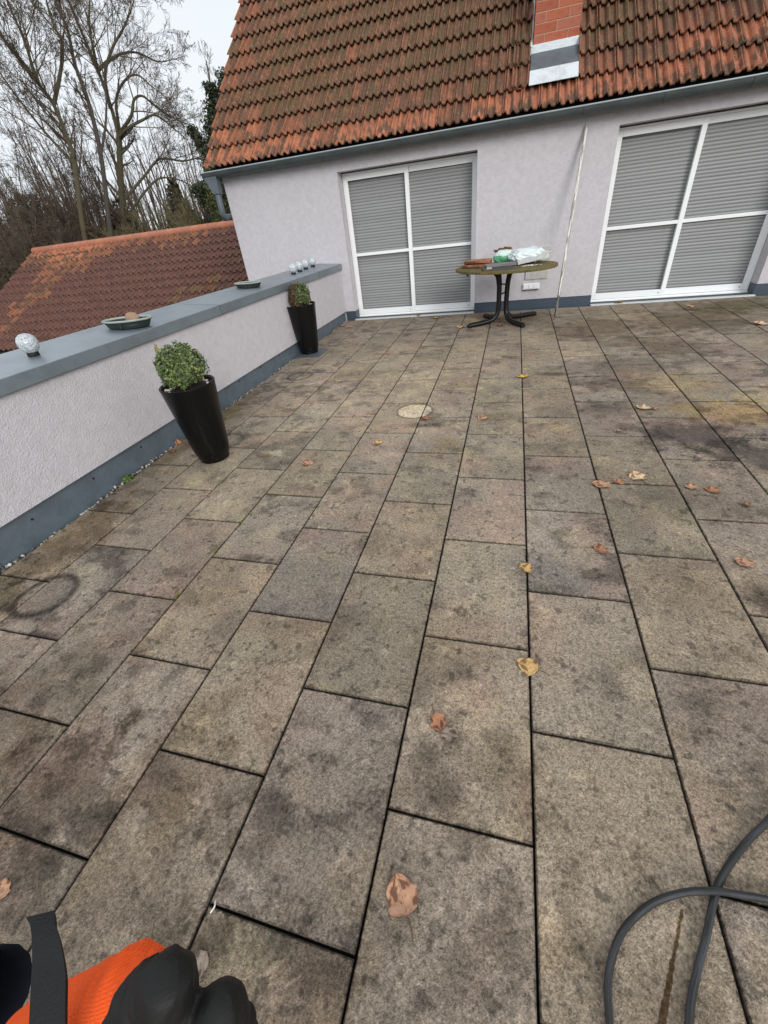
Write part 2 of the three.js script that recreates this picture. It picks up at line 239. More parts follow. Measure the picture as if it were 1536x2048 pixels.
// pebbles in the slot between slabs and wall
{
  const r = rng(91), g = new THREE.IcosahedronGeometry(1, 1), n = 900, m = new THREE.InstancedMesh(g, std(lin(1, 1, 1), 0.75), n), o = new THREE.Object3D(), c = new THREE.Color();
  for (let i = 0; i < n; i++) {
    const z = 1.8 - (i / n) * 9.75, clump = fbm(z * 2.3 + 4, 3.3, 2), s = lerp(0.006, 0.0125, r()); o.position.set(lerp(-3.158, -3.108, r()), -0.022 + (clump - 0.42) * 0.07 + r() * 0.008, z + r() * 0.01);
    o.rotation.set(r() * 6, r() * 6, r() * 6); o.scale.set(s * lerp(0.8, 1.4, r()), s * 0.8, s * lerp(0.8, 1.3, r())); o.updateMatrix(); m.setMatrixAt(i, o.matrix);
    const k = r(), w = lerp(0.16, 0.75, r() * r()); if (k < 0.4) c.setRGB(w * 0.45, w * 0.36, w * 0.26); else c.setRGB(w, w * 0.93, w * 0.84); m.setColorAt(i, c);
  }
  m.name = 'gravel'; scene.add(stuff(m)); m.userData.label = 'white and brown pebbles along the foot of parapet'; m.userData.category = 'gravel';
}

// ------------------------------------------------------------------ roof tiles
// clay with its lichen, soot and algae; each tile shows another window of the sheet
function clayTex(seed, kind) {
  const r0 = seed * 13.7;
  return dataTex(1024, 1024, (i, j, o) => {
    const x = i / 1024, y = j / 1024, n = fbm(x * 18 + r0, y * 10 + r0, 4), f = fbm(x * 90 + r0, y * 90, 3), cell = (x * 8) % 1, down = (y * 4) % 1; // one tile is 1/8 by 1/4 of the sheet, its lower edge at down = 0
    let r, g, b;
    if (kind === 'orange') { r = 0.43; g = 0.16; b = 0.083; const k = 0.75 + 0.5 * n; r *= k; g *= k; b *= k; const soot = sstep(0.42, 0.68, fbm(x * 44 + r0, y * 12, 4) + 0.16 * (1 - sstep(0.05, 0.5, down + (n - 0.5) * 0.5)) - 0.03); r = lerp(r, 0.085, soot * 0.8); g = lerp(g, 0.062, soot * 0.8); b = lerp(b, 0.04, soot * 0.8); }
    else if (kind === 'mixed') { r = 0.27; g = 0.108; b = 0.057; const k = 0.7 + 0.6 * n; r *= k; g *= k; b *= k; const soot = sstep(0.42, 0.62, fbm(x * 24 + r0 + 9, y * 8, 4)); r = lerp(r, 0.11, soot * 0.75); g = lerp(g, 0.068, soot * 0.75); b = lerp(b, 0.042, soot * 0.75); }
    else if (kind === 'brown') { r = 0.168; g = 0.084; b = 0.044; const k = 0.65 + 0.7 * n; r *= k; g *= k; b *= k; const al = sstep(0.45, 0.7, fbm(x * 14 + r0, y * 7, 3)); r = lerp(r, 0.115, al * 0.6); g = lerp(g, 0.085, al * 0.6); b = lerp(b, 0.035, al * 0.6); const bare = sstep(0.64, 0.74, fbm(x * 26 + 3, y * 8 + r0, 3)); r = lerp(r, 0.30, bare * 0.6); g = lerp(g, 0.13, bare * 0.6); b = lerp(b, 0.075, bare * 0.6); }
    else { r = 0.135; g = 0.06; b = 0.045; const k = 0.7 + 0.6 * n; r *= k; g *= k; b *= k; }
    if (kind !== 'maroon') { const rib = Math.max(1 - Math.abs(cell - 0.93) / 0.03, 1 - Math.abs(cell - 0.05) / 0.03, 0) * sstep(0.35, 0.55, fbm(x * 60 + 2, y * 16 + r0, 3)); r = lerp(r, 0.40, rib * 0.6); g = lerp(g, 0.165, rib * 0.6); b = lerp(b, 0.085, rib * 0.6); } // clay worn bare on the outer ribs
    const gr = 0.72 + 0.56 * f; r *= gr; g *= gr; b *= gr;
    const sp = fbm(x * 130 + 7, y * 130 + r0, 2), lich = sstep(0.80, 0.86, sp) * 0.8; r = lerp(r, 0.52, lich); g = lerp(g, 0.47, lich); b = lerp(b, 0.34, lich);
    o[0] = toS(r); o[1] = toS(g); o[2] = toS(b);
  });
}
const bumpClay = grey(256, (i, j) => vnp(i / 4, j / 4, 64) * 0.6 + vnp(i / 16, j / 16, 16) * 0.4);
const clay = {}; for (const [k, s] of [['orange', 1], ['mixed', 2], ['brown', 3], ['maroon', 4]]) clay[k] = std(lin(1, 1, 1), 0.82, { map: clayTex(s, k), bumpMap: rep(bumpClay, 14, 10), bumpScale: 0.003 });
// a tile: profile [share of width, height] across, lower edge at v = 0, upper edge tucked under the next course
function tileGeo(profile, width, len, exposure, thick, tilt, cell) {
  const n = profile.length, pos = [], uv = [], cu = (cell % 8) / 8, cv = Math.floor(cell / 8) / 4, jag = rng(cell + 3);
  const P = profile.map(([x, h]) => { const dz = (jag() - 0.5) * 0.004; return { x: x * width, h, dz }; });
  const top = (p, v) => [p.x, p.h + thick + tilt * (1 - v / len), -v + (v === 0 ? p.dz : 0)], low = (p) => [p.x, p.h * 0.92 + tilt, p.dz + 0.001];
  const put = (q, p, v) => { pos.push(...q); uv.push(cu + (p.x / width) * 0.125, cv + 0.004 + (v / len) * 0.242); };
  for (let i = 0; i + 1 < n; i++) {
    const a = P[i], b = P[i + 1];
    put(top(a, 0), a, 0); put(top(b, 0), b, 0); put(top(b, len), b, len); put(top(a, 0), a, 0); put(top(b, len), b, len); put(top(a, len), a, len);
    put(low(a), a, 0); put(low(b), b, 0); put(top(b, 0), b, 0); put(low(a), a, 0); put(top(b, 0), b, 0); put(top(a, 0), a, 0);
  }
  for (const [p, s] of [[P[0], 0], [P[n - 1], 1]]) { const q = [[low(p), 0], [top(p, 0), 0], [top(p, len), len]]; if (s) q.reverse(); for (const [w, v] of q) put(w, p, v); }
  const g = new THREE.BufferGeometry(); g.setAttribute('position', new THREE.Float32BufferAttribute(pos, 3)); g.setAttribute('uv', new THREE.Float32BufferAttribute(uv, 2)); g.computeVertexNormals(); return g;
}
const frustumTest = new THREE.Matrix4().multiplyMatrices(camera.projectionMatrix, camera.matrixWorldInverse);
function shownSize(p) { const q = p.clone().applyMatrix4(frustumTest), d = p.clone().applyMatrix4(camera.matrixWorldInverse).z; return d < 0 && Math.abs(q.x) < 1.03 && Math.abs(q.y) < 1.03 ? -1 / d : 0; }
// lay courses of tiles; the ones that show largest are parts, the others one merged part per clay
function layRoof(parent, list, geos) {
  const o = new THREE.Object3D(), scored = list.map((t) => ({ ...t, s: shownSize(t.p) })).sort((a, b) => b.s - a.s), rest = {};
  scored.forEach((t, i) => {
    o.position.copy(t.p); o.rotation.set(t.pitch, 0, t.roll, 'XYZ'); o.updateMatrix(); const g = geos[t.cell];
    if (i < 300 && t.s > 0) { const m = part('roof_tile', g, clay[t.kind], parent); m.position.copy(o.position); m.rotation.copy(o.rotation); }
    else (rest[t.kind] ??= []).push(g.clone().applyMatrix4(o.matrix));
  });
  for (const k of Object.keys(rest)) stuff(part('further_roof_tiles', mergeGeometries(rest[k]), clay[k], parent));
}

// ------------------------------------------------------------------ the house
const house = thing('house', 'pale lilac rendered house with red tiled roof and shuttered glass doors', 'house');
const WZ = -8.05, XA = -5.01, XB = 7.2, openings = [[-2.957, -0.768, 0, 2.168], [1.085, 3.322, 0, 2.185]];
{
  const outline = (y0) => { const s = new THREE.Shape(); s.moveTo(XA, y0); s.lineTo(XA, 2.52); s.lineTo(XB, 2.52); s.lineTo(XB, y0); s.closePath(); return s; };
  const withHoles = (y0, low) => { const s = outline(y0); for (const [a, b, c, d] of openings) { const h = new THREE.Path(), bt = Math.max(c, y0 + low); h.moveTo(a, bt); h.lineTo(b, bt); h.lineTo(b, d); h.lineTo(a, d); h.closePath(); s.holes.push(h); } return s; };
  // render coat: stops above the skirting, open to below at the doors
  const coat = new THREE.Shape(), y0 = 0.145; coat.moveTo(XA, y0);
  for (const [a, b, , d] of openings) { coat.lineTo(a, y0); coat.lineTo(a, d); coat.lineTo(b, d); coat.lineTo(b, y0); }
  coat.lineTo(XB, y0); coat.lineTo(XB, 2.52); coat.lineTo(XA, 2.52); coat.closePath();
  part('wall', metreUV(merge([new THREE.ExtrudeGeometry(coat, { depth: 0.03, bevelEnabled: false }).translate(0, 0, WZ - 0.03), new THREE.ExtrudeGeometry(withHoles(-3, 3.0), { depth: 0.32, bevelEnabled: false }).translate(0, 0, WZ - 0.351),
    box(XA, XA + 0.3, -3, 2.5, -16.2, WZ - 0.352), box(XB - 0.3, XB, -3, 2.5, -16.2, WZ - 0.352), box(XA + 0.301, XB - 0.301, -3, 2.5, -16.2, -15.9), box(XA + 0.301, XB - 0.301, -3, -2.9, -15.899, WZ - 0.353)])), M.stucco, house);
  for (const [a, b] of [[-3.14, openings[0][0]], [openings[0][1], openings[1][0]], [openings[1][1], XB]]) part('skirting_sheet', box(a + 0.002, b - 0.002, -0.02, 0.141, WZ - 0.029, WZ - 0.012), M.navy, house);
  for (const [a, b, c, d] of openings) { // lining of the opening below the coat, and the dark inner room behind the shutter
    part('skirting_sheet', box(a - 0.001, a + 0.004, 0.0, 0.141, WZ - 0.22, WZ - 0.012), M.navy, house); part('skirting_sheet', box(b - 0.004, b + 0.001, 0, 0.141, WZ - 0.22, WZ - 0.012), M.navy, house);
  }
}
// doors: white sliding insect-screen frames in front of a closed roller shutter
openings.forEach(([a, b, , d], di) => {
  const z = WZ - 0.20, mid = di ? 2.158 : -1.882, t = new THREE.Group(); t.name = 'patio_door'; house.add(t);
  const f = (n, x0, x1, y0, y1, z0, z1) => { const g = rbox(x1 - x0, y1 - y0, z1 - z0, 0.003); g.translate((x0 + x1) / 2, (y0 + y1) / 2, (z0 + z1) / 2); return part(n, g, M.white, t); };
  const x0 = a + 0.006, x1 = b - 0.006, yb = 0.035, yt = d - 0.02, w = 0.062;
  // outer track frame
  f('outer_frame', x0, x0 + 0.022, yb - 0.02, yt, z - 0.05, z - 0.012); f('outer_frame', x1 - 0.022, x1, yb - 0.02, yt, z - 0.05, z - 0.012); f('outer_frame', x0 + 0.023, x1 - 0.023, yb - 0.02, yb, z - 0.05, z - 0.008); f('outer_frame', x0 + 0.023, x1 - 0.023, yt - 0.025, yt, z - 0.05, z - 0.012);
  const sash = (xa, xb, dz, ra) => { // one sash: two stiles, three rails
    f('stile', xa, xa + w, yb + 0.004, yt - 0.026, z - 0.034 + dz, z - 0.006 + dz); f('stile', xb - w, xb, yb + 0.004, yt - 0.026, z - 0.034 + dz, z - 0.006 + dz);
    f('rail', xa + w + 0.0005, xb - w - 0.0005, yb + 0.004, yb + 0.092, z - 0.033 + dz, z - 0.007 + dz); f('rail', xa + w + 0.0005, xb - w - 0.0005, yt - 0.098, yt - 0.026, z - 0.033 + dz, z - 0.007 + dz); f('rail', xa + w + 0.0005, xb - w - 0.0005, 0.99, 1.035, z - 0.033 + dz, z - 0.007 + dz);
    const s = new THREE.CylinderGeometry(0.007, 0.007, 0.004, 10).rotateX(Math.PI / 2); s.translate(xb - w - 0.03, yb + 0.045, z - 0.005 + dz); part('screw', s, M.dark, t);
  };
  sash(x0 + 0.023, mid + 0.031, 0.004, 0); sash(mid - 0.031, x1 - 0.023, -0.030, 1);
  f('sill', x0 - 0.002, x1 + 0.002, -0.005, 0.014, z - 0.06, z + 0.028);
  // shutter slats, bulged outwards, hooked one below the other
  const sh = new THREE.Group(); sh.name = 'roller_shutter'; house.add(sh);
  const pitch = 0.0428, sx0 = a + 0.004, sx1 = b - 0.004, prof = [[0.0002, 0], [0.0035, 0.004], [0.0095, 0.0095], [0.021, 0.0125], [0.033, 0.0095], [0.0385, 0.004], [0.0395, 0]];
  const pos = []; for (let i = 0; i + 1 < prof.length; i++) { const [y0, z0] = prof[i], [y1, z1] = prof[i + 1]; pos.push(sx0, y0, z0, sx1, y0, z0, sx1, y1, z1, sx0, y0, z0, sx1, y1, z1, sx0, y1, z1); }
  pos.push(sx0, 0.0395, 0, sx1, 0.0395, 0, sx1, 0.0428, -0.001, sx0, 0.0395, 0, sx1, 0.0428, -0.001, sx0, 0.0428, -0.001);
  let g = new THREE.BufferGeometry(); g.setAttribute('position', new THREE.Float32BufferAttribute(pos, 3)); g = mergeVertices(g); g.computeVertexNormals();
  const r = rng(8 + di), n = Math.ceil((d + 0.02) / pitch), mats = [0, 1, 2].map((i) => std(lin(0.285 + 0.014 * i, 0.288 + 0.014 * i, 0.288 + 0.014 * i), 0.5));
  for (let i = 0; i < n; i++) { const m = part('slat', g, mats[Math.floor(r() * 3)], sh); m.position.set(0, -0.005 + i * pitch, z - 0.085 + (r() - 0.5) * 0.0012); }
  part('shutter_back', box(sx0, sx1, -0.02, d + 0.04, z - 0.13, z - 0.12), M.dark, sh);
  part('shutter_box', box(a - 0.02, b + 0.02, d + 0.001, d + 0.05, z - 0.1, z + 0.04), M.stucco, sh);
});
// fittings on the wall
{
  const p = part('access_panel', rbox(0.345, 0.442, 0.03, 0.004).translate(0.212, 0.664, WZ + 0.010), M.steel, house);
  for (const [x, y] of [[0.055, 0.46], [0.37, 0.46], [0.055, 0.87], [0.37, 0.87]]) part('screw', new THREE.CylinderGeometry(0.007, 0.007, 0.005, 10).rotateX(Math.PI / 2).translate(x, y, WZ + 0.02), M.dark, p);
  const s = part('power_socket', rbox(0.262, 0.09, 0.03, 0.008).translate(0.14, 0.34, WZ + 0.016), M.white, house);
  for (let i = 0; i < 3; i++) { part('socket_lid', rbox(0.075, 0.07, 0.012, 0.005).translate(0.06 + i * 0.08, 0.345, WZ + 0.036), M.white, s); }
  part('socket_lip', box(0.015, 0.265, 0.289, 0.294, WZ + 0.005, WZ + 0.04), M.blackPlastic, s);
}
// roof
const PITCH = THREE.MathUtils.degToRad(43.3), EY = 2.46, EZ = -7.96, TW = 0.226, TE = 0.382;
const roofAt = (x, s, lift = 0) => V(x, EY + s * Math.sin(PITCH) + lift * Math.cos(PITCH), EZ - s * Math.cos(PITCH) + lift * Math.sin(PITCH));
const roof = new THREE.Group(); roof.name = 'roof'; house.add(roof);
{
  const prof = [[0, 0.020], [0.05, 0.026], [0.11, 0.020], [0.16, 0.004], [0.36, 0.001], [0.43, 0.017], [0.51, 0.027], [0.59, 0.017], [0.66, 0.002], [0.86, 0.004], [0.915, 0.022], [0.955, 0.024], [0.965, 0.012], [0.996, 0.012]];
  const geos = []; for (let i = 0; i < 24; i++) geos.push(tileGeo(prof.map(([a, b]) => [a, b * 2.05]), TW, TE + 0.06, TE, 0.014, 0.060, i));
  const list = [], r = rng(21), x00 = -2.561 - 12 * TW + 0.08, cols = 50, rows = 15;
  for (let k = 0; k < rows; k++) for (let c = 0; c < cols; c++) {
    const x = -5.16 + c * TW, s = -0.085 + k * TE, cx = x + TW / 2;
    if (cx > -0.14 && cx < 0.45 && k >= 1 && k < 5) { if (cx > 0) continue; list.push({ p: roofAt(x - 0.157, s, 0.024), pitch: PITCH, roll: 0, kind: k < 2 ? 'mixed' : 'brown', cell: 7 + k }); continue; } // the chimney stands here; a cut tile beside it
    const nz = fbm(x * 0.9 + 3, s * 1.3 + 8, 3) - 0.5 + (r() - 0.5) * 0.5, left = sstep(-3.9, -5.1, x), right = sstep(0.5, 2.4, x);
    let clean = (k === 0 ? 0.70 + left * 0.1 : k === 1 ? 0.34 + right * 0.4 : k === 2 ? 0.16 + right * 0.4 : 0.06 + right * 0.3) + left * 0.30 - k * 0.012 + nz * 0.55;
    const kind = clean > 0.56 ? 'orange' : clean > 0.24 ? 'mixed' : 'brown';
    list.push({ p: roofAt(x + (r() - 0.5) * 0.004, s + (r() - 0.5) * 0.006, 0.012), pitch: PITCH, roll: (r() - 0.5) * 0.006, kind, cell: Math.floor(r() * 24) });
  }
  layRoof(roof, list, geos);
  const L = 5.9, deck = new THREE.BoxGeometry(XB - XA + 0.3, 0.06, L).translate(0, 0, -L / 2); deck.rotateX(PITCH); const q = roofAt((XA + XB) / 2 + 0.02, -0.02, -0.045); deck.translate(q.x, q.y, q.z);
  const rz = roofAt(0, L), back = new THREE.BoxGeometry(XB - XA + 0.3, 0.08, L).translate(0, 0, -L / 2); back.rotateX(-PITCH); back.translate((XA + XB) / 2, rz.y, rz.z - 0.02);
  part('roof_deck', deck, M.underlay, roof); part('back_slope', back, clay.brown, roof);
  const gs = new THREE.Shape(); gs.moveTo(8.1, 2.5); gs.lineTo(16.1, 2.5); gs.lineTo(-rz.z, rz.y - 0.35); gs.closePath();
  for (const x of [XA, XB - 0.3]) part('gable', metreUV(new THREE.ExtrudeGeometry(gs, { depth: 0.3, bevelEnabled: false }).rotateY(Math.PI / 2).translate(x, 0.001, 0)), M.stucco, house);
  // verge: mortar bed under the outer tiles
  const vb = new THREE.BoxGeometry(0.1, 0.115, L - 0.1).translate(0, 0, -L / 2); vb.rotateX(PITCH); const vq = roofAt(-5.075, 0, 0.0); vb.translate(vq.x, vq.y, vq.z); part('verge_board', vb, M.wood, roof);
  part('eaves_board', box(XA - 0.1, XB + 0.1, 2.36, 2.50, -8.049, -8.02), M.wood, roof);
  part('ridge_roll', new THREE.CylinderGeometry(0.12, 0.12, XB - XA + 0.3, 12).rotateZ(Math.PI / 2).translate((XA + XB) / 2, rz.y + 0.02, rz.z), clay.mixed, roof);
}
// gutter and downpipe
{
  const gx0 = -5.235, gx1 = 7.3, R0 = 0.085, gy = 2.405, gz = -7.875, segs = [];
  const half = (rad, x0, x1) => { const g = new THREE.CylinderGeometry(rad, rad, x1 - x0, 18, 1, true, Math.PI / 2, Math.PI).rotateZ(Math.PI / 2); return g; };
  // half-round trough as a thin closed shell
  const sec = []; for (let i = 0; i <= 14; i++) { const a = Math.PI + (i / 14) * Math.PI; sec.push([Math.cos(a) * R0, Math.sin(a) * R0]); } for (let i = 14; i >= 0; i--) { const a = Math.PI + (i / 14) * Math.PI; sec.push([Math.cos(a) * (R0 - 0.004), Math.sin(a) * (R0 - 0.004)]); }
  const sh = new THREE.Shape(sec.map(([a, b]) => new THREE.Vector2(a, b)));
  const cut = [gx0, -3.62, -1.9, 0.02, 1.85, 3.7, 5.5, gx1];
  const gutter = part('gutter', metreUV(new THREE.ExtrudeGeometry(sh, { depth: gx1 - gx0, bevelEnabled: false }).rotateY(Math.PI / 2).translate(gx0, gy, gz)), M.zinc, house);
  part('gutter_bead', new THREE.CylinderGeometry(0.0105, 0.0105, gx1 - gx0, 10).rotateZ(Math.PI / 2).translate((gx0 + gx1) / 2, gy + 0.003, gz + R0 + 0.004), M.bead ?? (M.bead = std(lin(0.34, 0.38, 0.39), 0.4, { metalness: 0.3 })), gutter);
  part('end_cap', new THREE.CircleGeometry(R0, 16, Math.PI, Math.PI).rotateY(-Math.PI / 2).translate(gx0, gy, gz), M.zinc, gutter);
  for (let x = -4.93; x < gx1; x += 0.92) { const s2 = new THREE.TorusGeometry(R0 + 0.003, 0.004, 6, 16, Math.PI).rotateZ(Math.PI).rotateY(Math.PI / 2).scale(2.6, 1, 1).translate(0, gy, gz); s2.translate(x, 0, 0); part('bracket', s2, M.zinc, gutter); }
  // outlet box and bent pipe at the corner
  const fs = new THREE.Shape(); fs.moveTo(-5.228, 0); fs.lineTo(-4.99, 0); fs.lineTo(-5.012, -0.25); fs.lineTo(-5.108, -0.25); fs.closePath();
  part('gutter_outlet', metreUV(new THREE.ExtrudeGeometry(fs, { depth: 0.10, bevelEnabled: true, bevelThickness: 0.012, bevelSize: 0.008, bevelSegments: 2 }).translate(0, gy - 0.03, gz - 0.05)), M.zincGrey, gutter);
  const path = new THREE.CatmullRomCurve3([V(-5.062, gy - 0.25, gz), V(-5.066, gy - 0.38, gz), V(-5.072, gy - 0.52, gz), V(-5.085, gy - 0.60, gz - 0.03), V(-5.095, gy - 0.61, gz - 0.16), V(-5.09, gy - 0.61, gz - 0.30), V(-5.09, gy - 0.66, gz - 0.42), V(-5.10, gy - 0.9, gz - 0.48), V(-5.10, -3, gz - 0.48)]);
  const dp = part('downpipe', new THREE.TubeGeometry(path, 70, 0.05, 14), M.zincGrey, house); part('pipe_collar', new THREE.TorusGeometry(0.058, 0.006, 6, 18).rotateX(Math.PI / 2).translate(-5.062, gy - 0.285, gz), M.zincGrey, dp);
}
// chimney with single bricks, zinc apron below
{
  const ch = new THREE.Group(); ch.name = 'chimney'; house.add(ch);
  const cx0 = -0.093, cx1 = 0.492, cz = -8.66, y0 = 3.205, y1 = 6.4, depth = 0.6, J = 0.011, H = 0.1005, r = rng(33);
  part('mortar_core', box(cx0 + 0.005, cx1 - 0.005, 2.9, y1, cz - depth, cz - 0.005), M.mortar, ch);
  const brickMats = [[0.40, 0.105, 0.055], [0.43, 0.12, 0.062], [0.37, 0.10, 0.056], [0.41, 0.13, 0.08]].map((c) => std(lin(...c), 0.85, { map: rep(wearMap, 3), bumpMap: rep(bumpGrain, 1.5), bumpScale: 0.002 }));
  const sizes = {}, full = 0.286, halfB = (cx1 - cx0 - full - 2 * J) / 2;
  let row = 0;
  for (let y = y0 - H; y < y1 - H; y += H, row++) {
    const ws = row % 2 ? [halfB, full, halfB] : [full + 0.005, full + 0.005]; let x = cx0; const span = ws.reduce((a, b) => a + b, 0) + J * (ws.length - 1), k = (cx1 - cx0 - (ws.length - 1) * J) / (span - (ws.length - 1) * J);
    for (const w0 of ws) { const w = w0 * k, key = w.toFixed(3); sizes[key] ??= metreUV(rbox(w, H - J, 0.1, 0.003, 1)); const b = part('brick', sizes[key], brickMats[Math.floor(r() * 4)], ch); b.position.set(x + w / 2, y + (H - J) / 2, cz - 0.05 + (r() - 0.5) * 0.003); x += w + J; }
    for (const sx of [cx0 + 0.05, cx1 - 0.05]) { const n2 = row % 2; let z = cz - 0.1 - J; for (let i = 0; i < 2; i++) { const w = n2 ? 0.235 : i ? 0.3 : 0.17; sizes['s' + w] ??= metreUV(rbox(0.1, H - J, w, 0.003, 1)); const b = part('brick', sizes['s' + w], brickMats[Math.floor(r() * 4)], ch); b.position.set(sx, y + (H - J) / 2, z - w / 2); z -= w + J; } }
  }
  // apron
  const fl = new THREE.Group(); fl.name = 'chimney_flashing'; house.add(fl);
  const sheet = (pts, x0, x1, m, n) => { const s = pts.map(([z, y]) => [z, y]), pos = []; for (let i = 0; i + 1 < s.length; i++) { const [za, ya] = s[i], [zb, yb] = s[i + 1]; pos.push(x0, ya, za, x1, ya, za, x1, yb, zb, x0, ya, za, x1, yb, zb, x0, yb, zb); } const g = new THREE.BufferGeometry(); g.setAttribute('position', new THREE.Float32BufferAttribute(pos, 3)); g.computeVertexNormals(); const back = g.clone(); back.index = null; const p = back.attributes.position; for (let i = 0; i < p.count; i++) p.setXYZ(i, p.getX(i), p.getY(i) - 0.004, p.getZ(i) - 0.002); part(n, metreUV(merge([g, back])), m, fl); };
  const A = roofAt(0, 0.26, 0.13), B = roofAt(0, 0.53, 0.11), C = V(0, 3.125, -8.628);
  sheet([[A.z, A.y], [B.z, B.y]], -0.115, 0.492, M.zincPale, 'apron_skirt'); sheet([[B.z, B.y], [C.z, C.y]], -0.112, 0.492, M.zincGrey, 'apron_back');
  part('apron_band', box(-0.122, 0.520, 3.112, 3.208, cz + 0.008, cz + 0.03), M.zincPale, fl);
  const sideL = new THREE.BoxGeometry(0.03, 0.10, 1.0).rotateX(PITCH).translate(-0.116, 3.50, cz - 0.36), sideR = new THREE.BoxGeometry(0.03, 0.06, 1.0).rotateX(PITCH).translate(0.516, 3.46, cz - 0.36); part('apron_side', sideL, M.zincPale, fl); part('apron_side', sideR, M.zincPale, fl);
}

// ------------------------------------------------------------------ drain gratings at the doors
openings.forEach(([a, b], i) => {
  const t = thing('drain_grating', i ? 'galvanised slotted drain grating below the wide shuttered door beside white pole' : 'galvanised slotted drain grating below the shuttered door next to parapet', 'drain', [0, 0, 0], 0, 'door drains');
  part('channel', box(a + 0.004, b - 0.004, -0.044, -0.03, -8.215, -7.975), M.dark, t);
  part('edge_strip', box(a + 0.004, b - 0.004, -0.028, 0.012, -8.045, -7.965), M.zincPale, t); part('edge_strip', box(a + 0.004, b - 0.004, -0.029, 0.010, -8.215, -8.19), M.zinc, t);
  const bars = []; for (let x = a + 0.02; x < b - 0.02; x += 0.034) bars.push(box(x, x + 0.017, 0.0, 0.011, -8.189, -8.046)); part('grate', merge(bars), M.zinc, t);
});

// ------------------------------------------------------------------ neighbour's roof beyond the parapet
{
  const t = thing('neighbour_building', 'low neighbouring building with dark red pantile roof and orange ridge', 'building');
  const P2 = THREE.MathUtils.degToRad(28), RY = 1.74, RZ = -15.55, W = 0.235, E = 0.416, x0 = -18.77, cols = 56, rows = 13;
  const at = (x, s, lift = 0) => V(x, RY - s * Math.sin(P2) + lift * Math.cos(P2), RZ + s * Math.cos(P2) + lift * Math.sin(P2));
  const prof = [[0, 0.030], [0.09, 0.040], [0.19, 0.030], [0.28, 0.008], [0.45, -0.004], [0.66, -0.004], [0.84, 0.008], [0.97, 0.030], [1.0, 0.030]];
  const geos = []; for (let i = 0; i < 24; i++) geos.push(tileGeo(prof.map(([a, b]) => [a, b * 2.0]), W, E + 0.07, E, 0.012, 0.06, i));
  const rf = new THREE.Group(); rf.name = 'roof'; t.add(rf);
  const ridgeMats = [[0.47, 0.19, 0.115], [0.44, 0.175, 0.105], [0.41, 0.17, 0.105]].map((c) => std(lin(...c), 0.85, { map: rep(wearMap, 2, 1) }));
  const list = [], r = rng(61);
  for (let k = 0; k < rows; k++) for (let c = 0; c < cols; c++) {
    const x = x0 + c * W, s = 0.12 + (k + 1) * E; // lower edge of course k
    const sm = s - E / 2, band = Math.max(1 - Math.abs(x - (-16.0 - sm * 0.28)) / (1.7 - sm * 0.26), 0), n = fbm(x * 0.7 + 2, sm * 0.9 + 5, 3) - 0.5 + (r() - 0.5) * 0.36;
    const v = Math.sqrt(band) * 0.62 + sstep(1.6, 0.1, sm) * sstep(-9.5, -14, x) * 0.45 + sstep(2.4, 0.2, sm) * 0.2 + sstep(-11, -17, x) * 0.12 + n * 1.3;
    const kind = v > 0.98 ? 'orange' : v > 0.46 ? 'mixed' : n > 0.26 ? 'brown' : 'maroon';
    list.push({ p: at(x, s, 0.01), pitch: P2, roll: (r() - 0.5) * 0.008, kind, cell: Math.floor(r() * 24) });
  }
  layRoof(rf, list, geos);
  const L = 0.12 + rows * E, deck = new THREE.BoxGeometry(cols * W, 0.05, L).translate(0, 0, L / 2).rotateX(P2); deck.translate(x0 + (cols * W) / 2, RY - 0.06, RZ - 0.02); part('roof_deck', deck, M.underlay, rf);
  const bk = new THREE.BoxGeometry(cols * W, 0.08, L).translate(0, 0, -L / 2).rotateX(-P2); bk.translate(x0 + (cols * W) / 2, RY - 0.03, RZ); part('back_slope', bk, clay.maroon, rf);
  for (let x = x0 - 0.03, i = 0; x < -5.7; x += 0.36, i++) { // ridge tiles, each lapping the next
    const g = new THREE.CylinderGeometry(0.125, 0.135, 0.39, 14, 1, false, 0, Math.PI * 2).rotateZ(Math.PI / 2).scale(1, 0.95, 1); part('ridge_tile', g, ridgeMats[i % 3], t).position.set(x + 0.18, RY + 0.075, RZ);
  }
  for (let i = 0; i < rows; i++) { const g = new THREE.BoxGeometry(0.06, 0.10, E + 0.02).rotateX(P2); const q = at(x0 - 0.02, 0.12 + (i + 0.5) * E, 0.03); part('verge_tile', g, clay.mixed, rf).position.copy(q); }
  const ew = at(0, L), gs = new THREE.Shape(); gs.moveTo(-ew.z + 0.4, -3); gs.lineTo(-ew.z + 0.4, ew.y - 0.05); gs.lineTo(-RZ, RY - 0.15); gs.lineTo(-RZ * 2 + ew.z - 0.4, ew.y - 0.05); gs.lineTo(-RZ * 2 + ew.z - 0.4, -3); gs.closePath();
  part('wall', metreUV(new THREE.ExtrudeGeometry(gs, { depth: cols * W - 0.3, bevelEnabled: false }).rotateY(Math.PI / 2).translate(x0 + 0.15, 0, 0)), M.stucco, t);
}

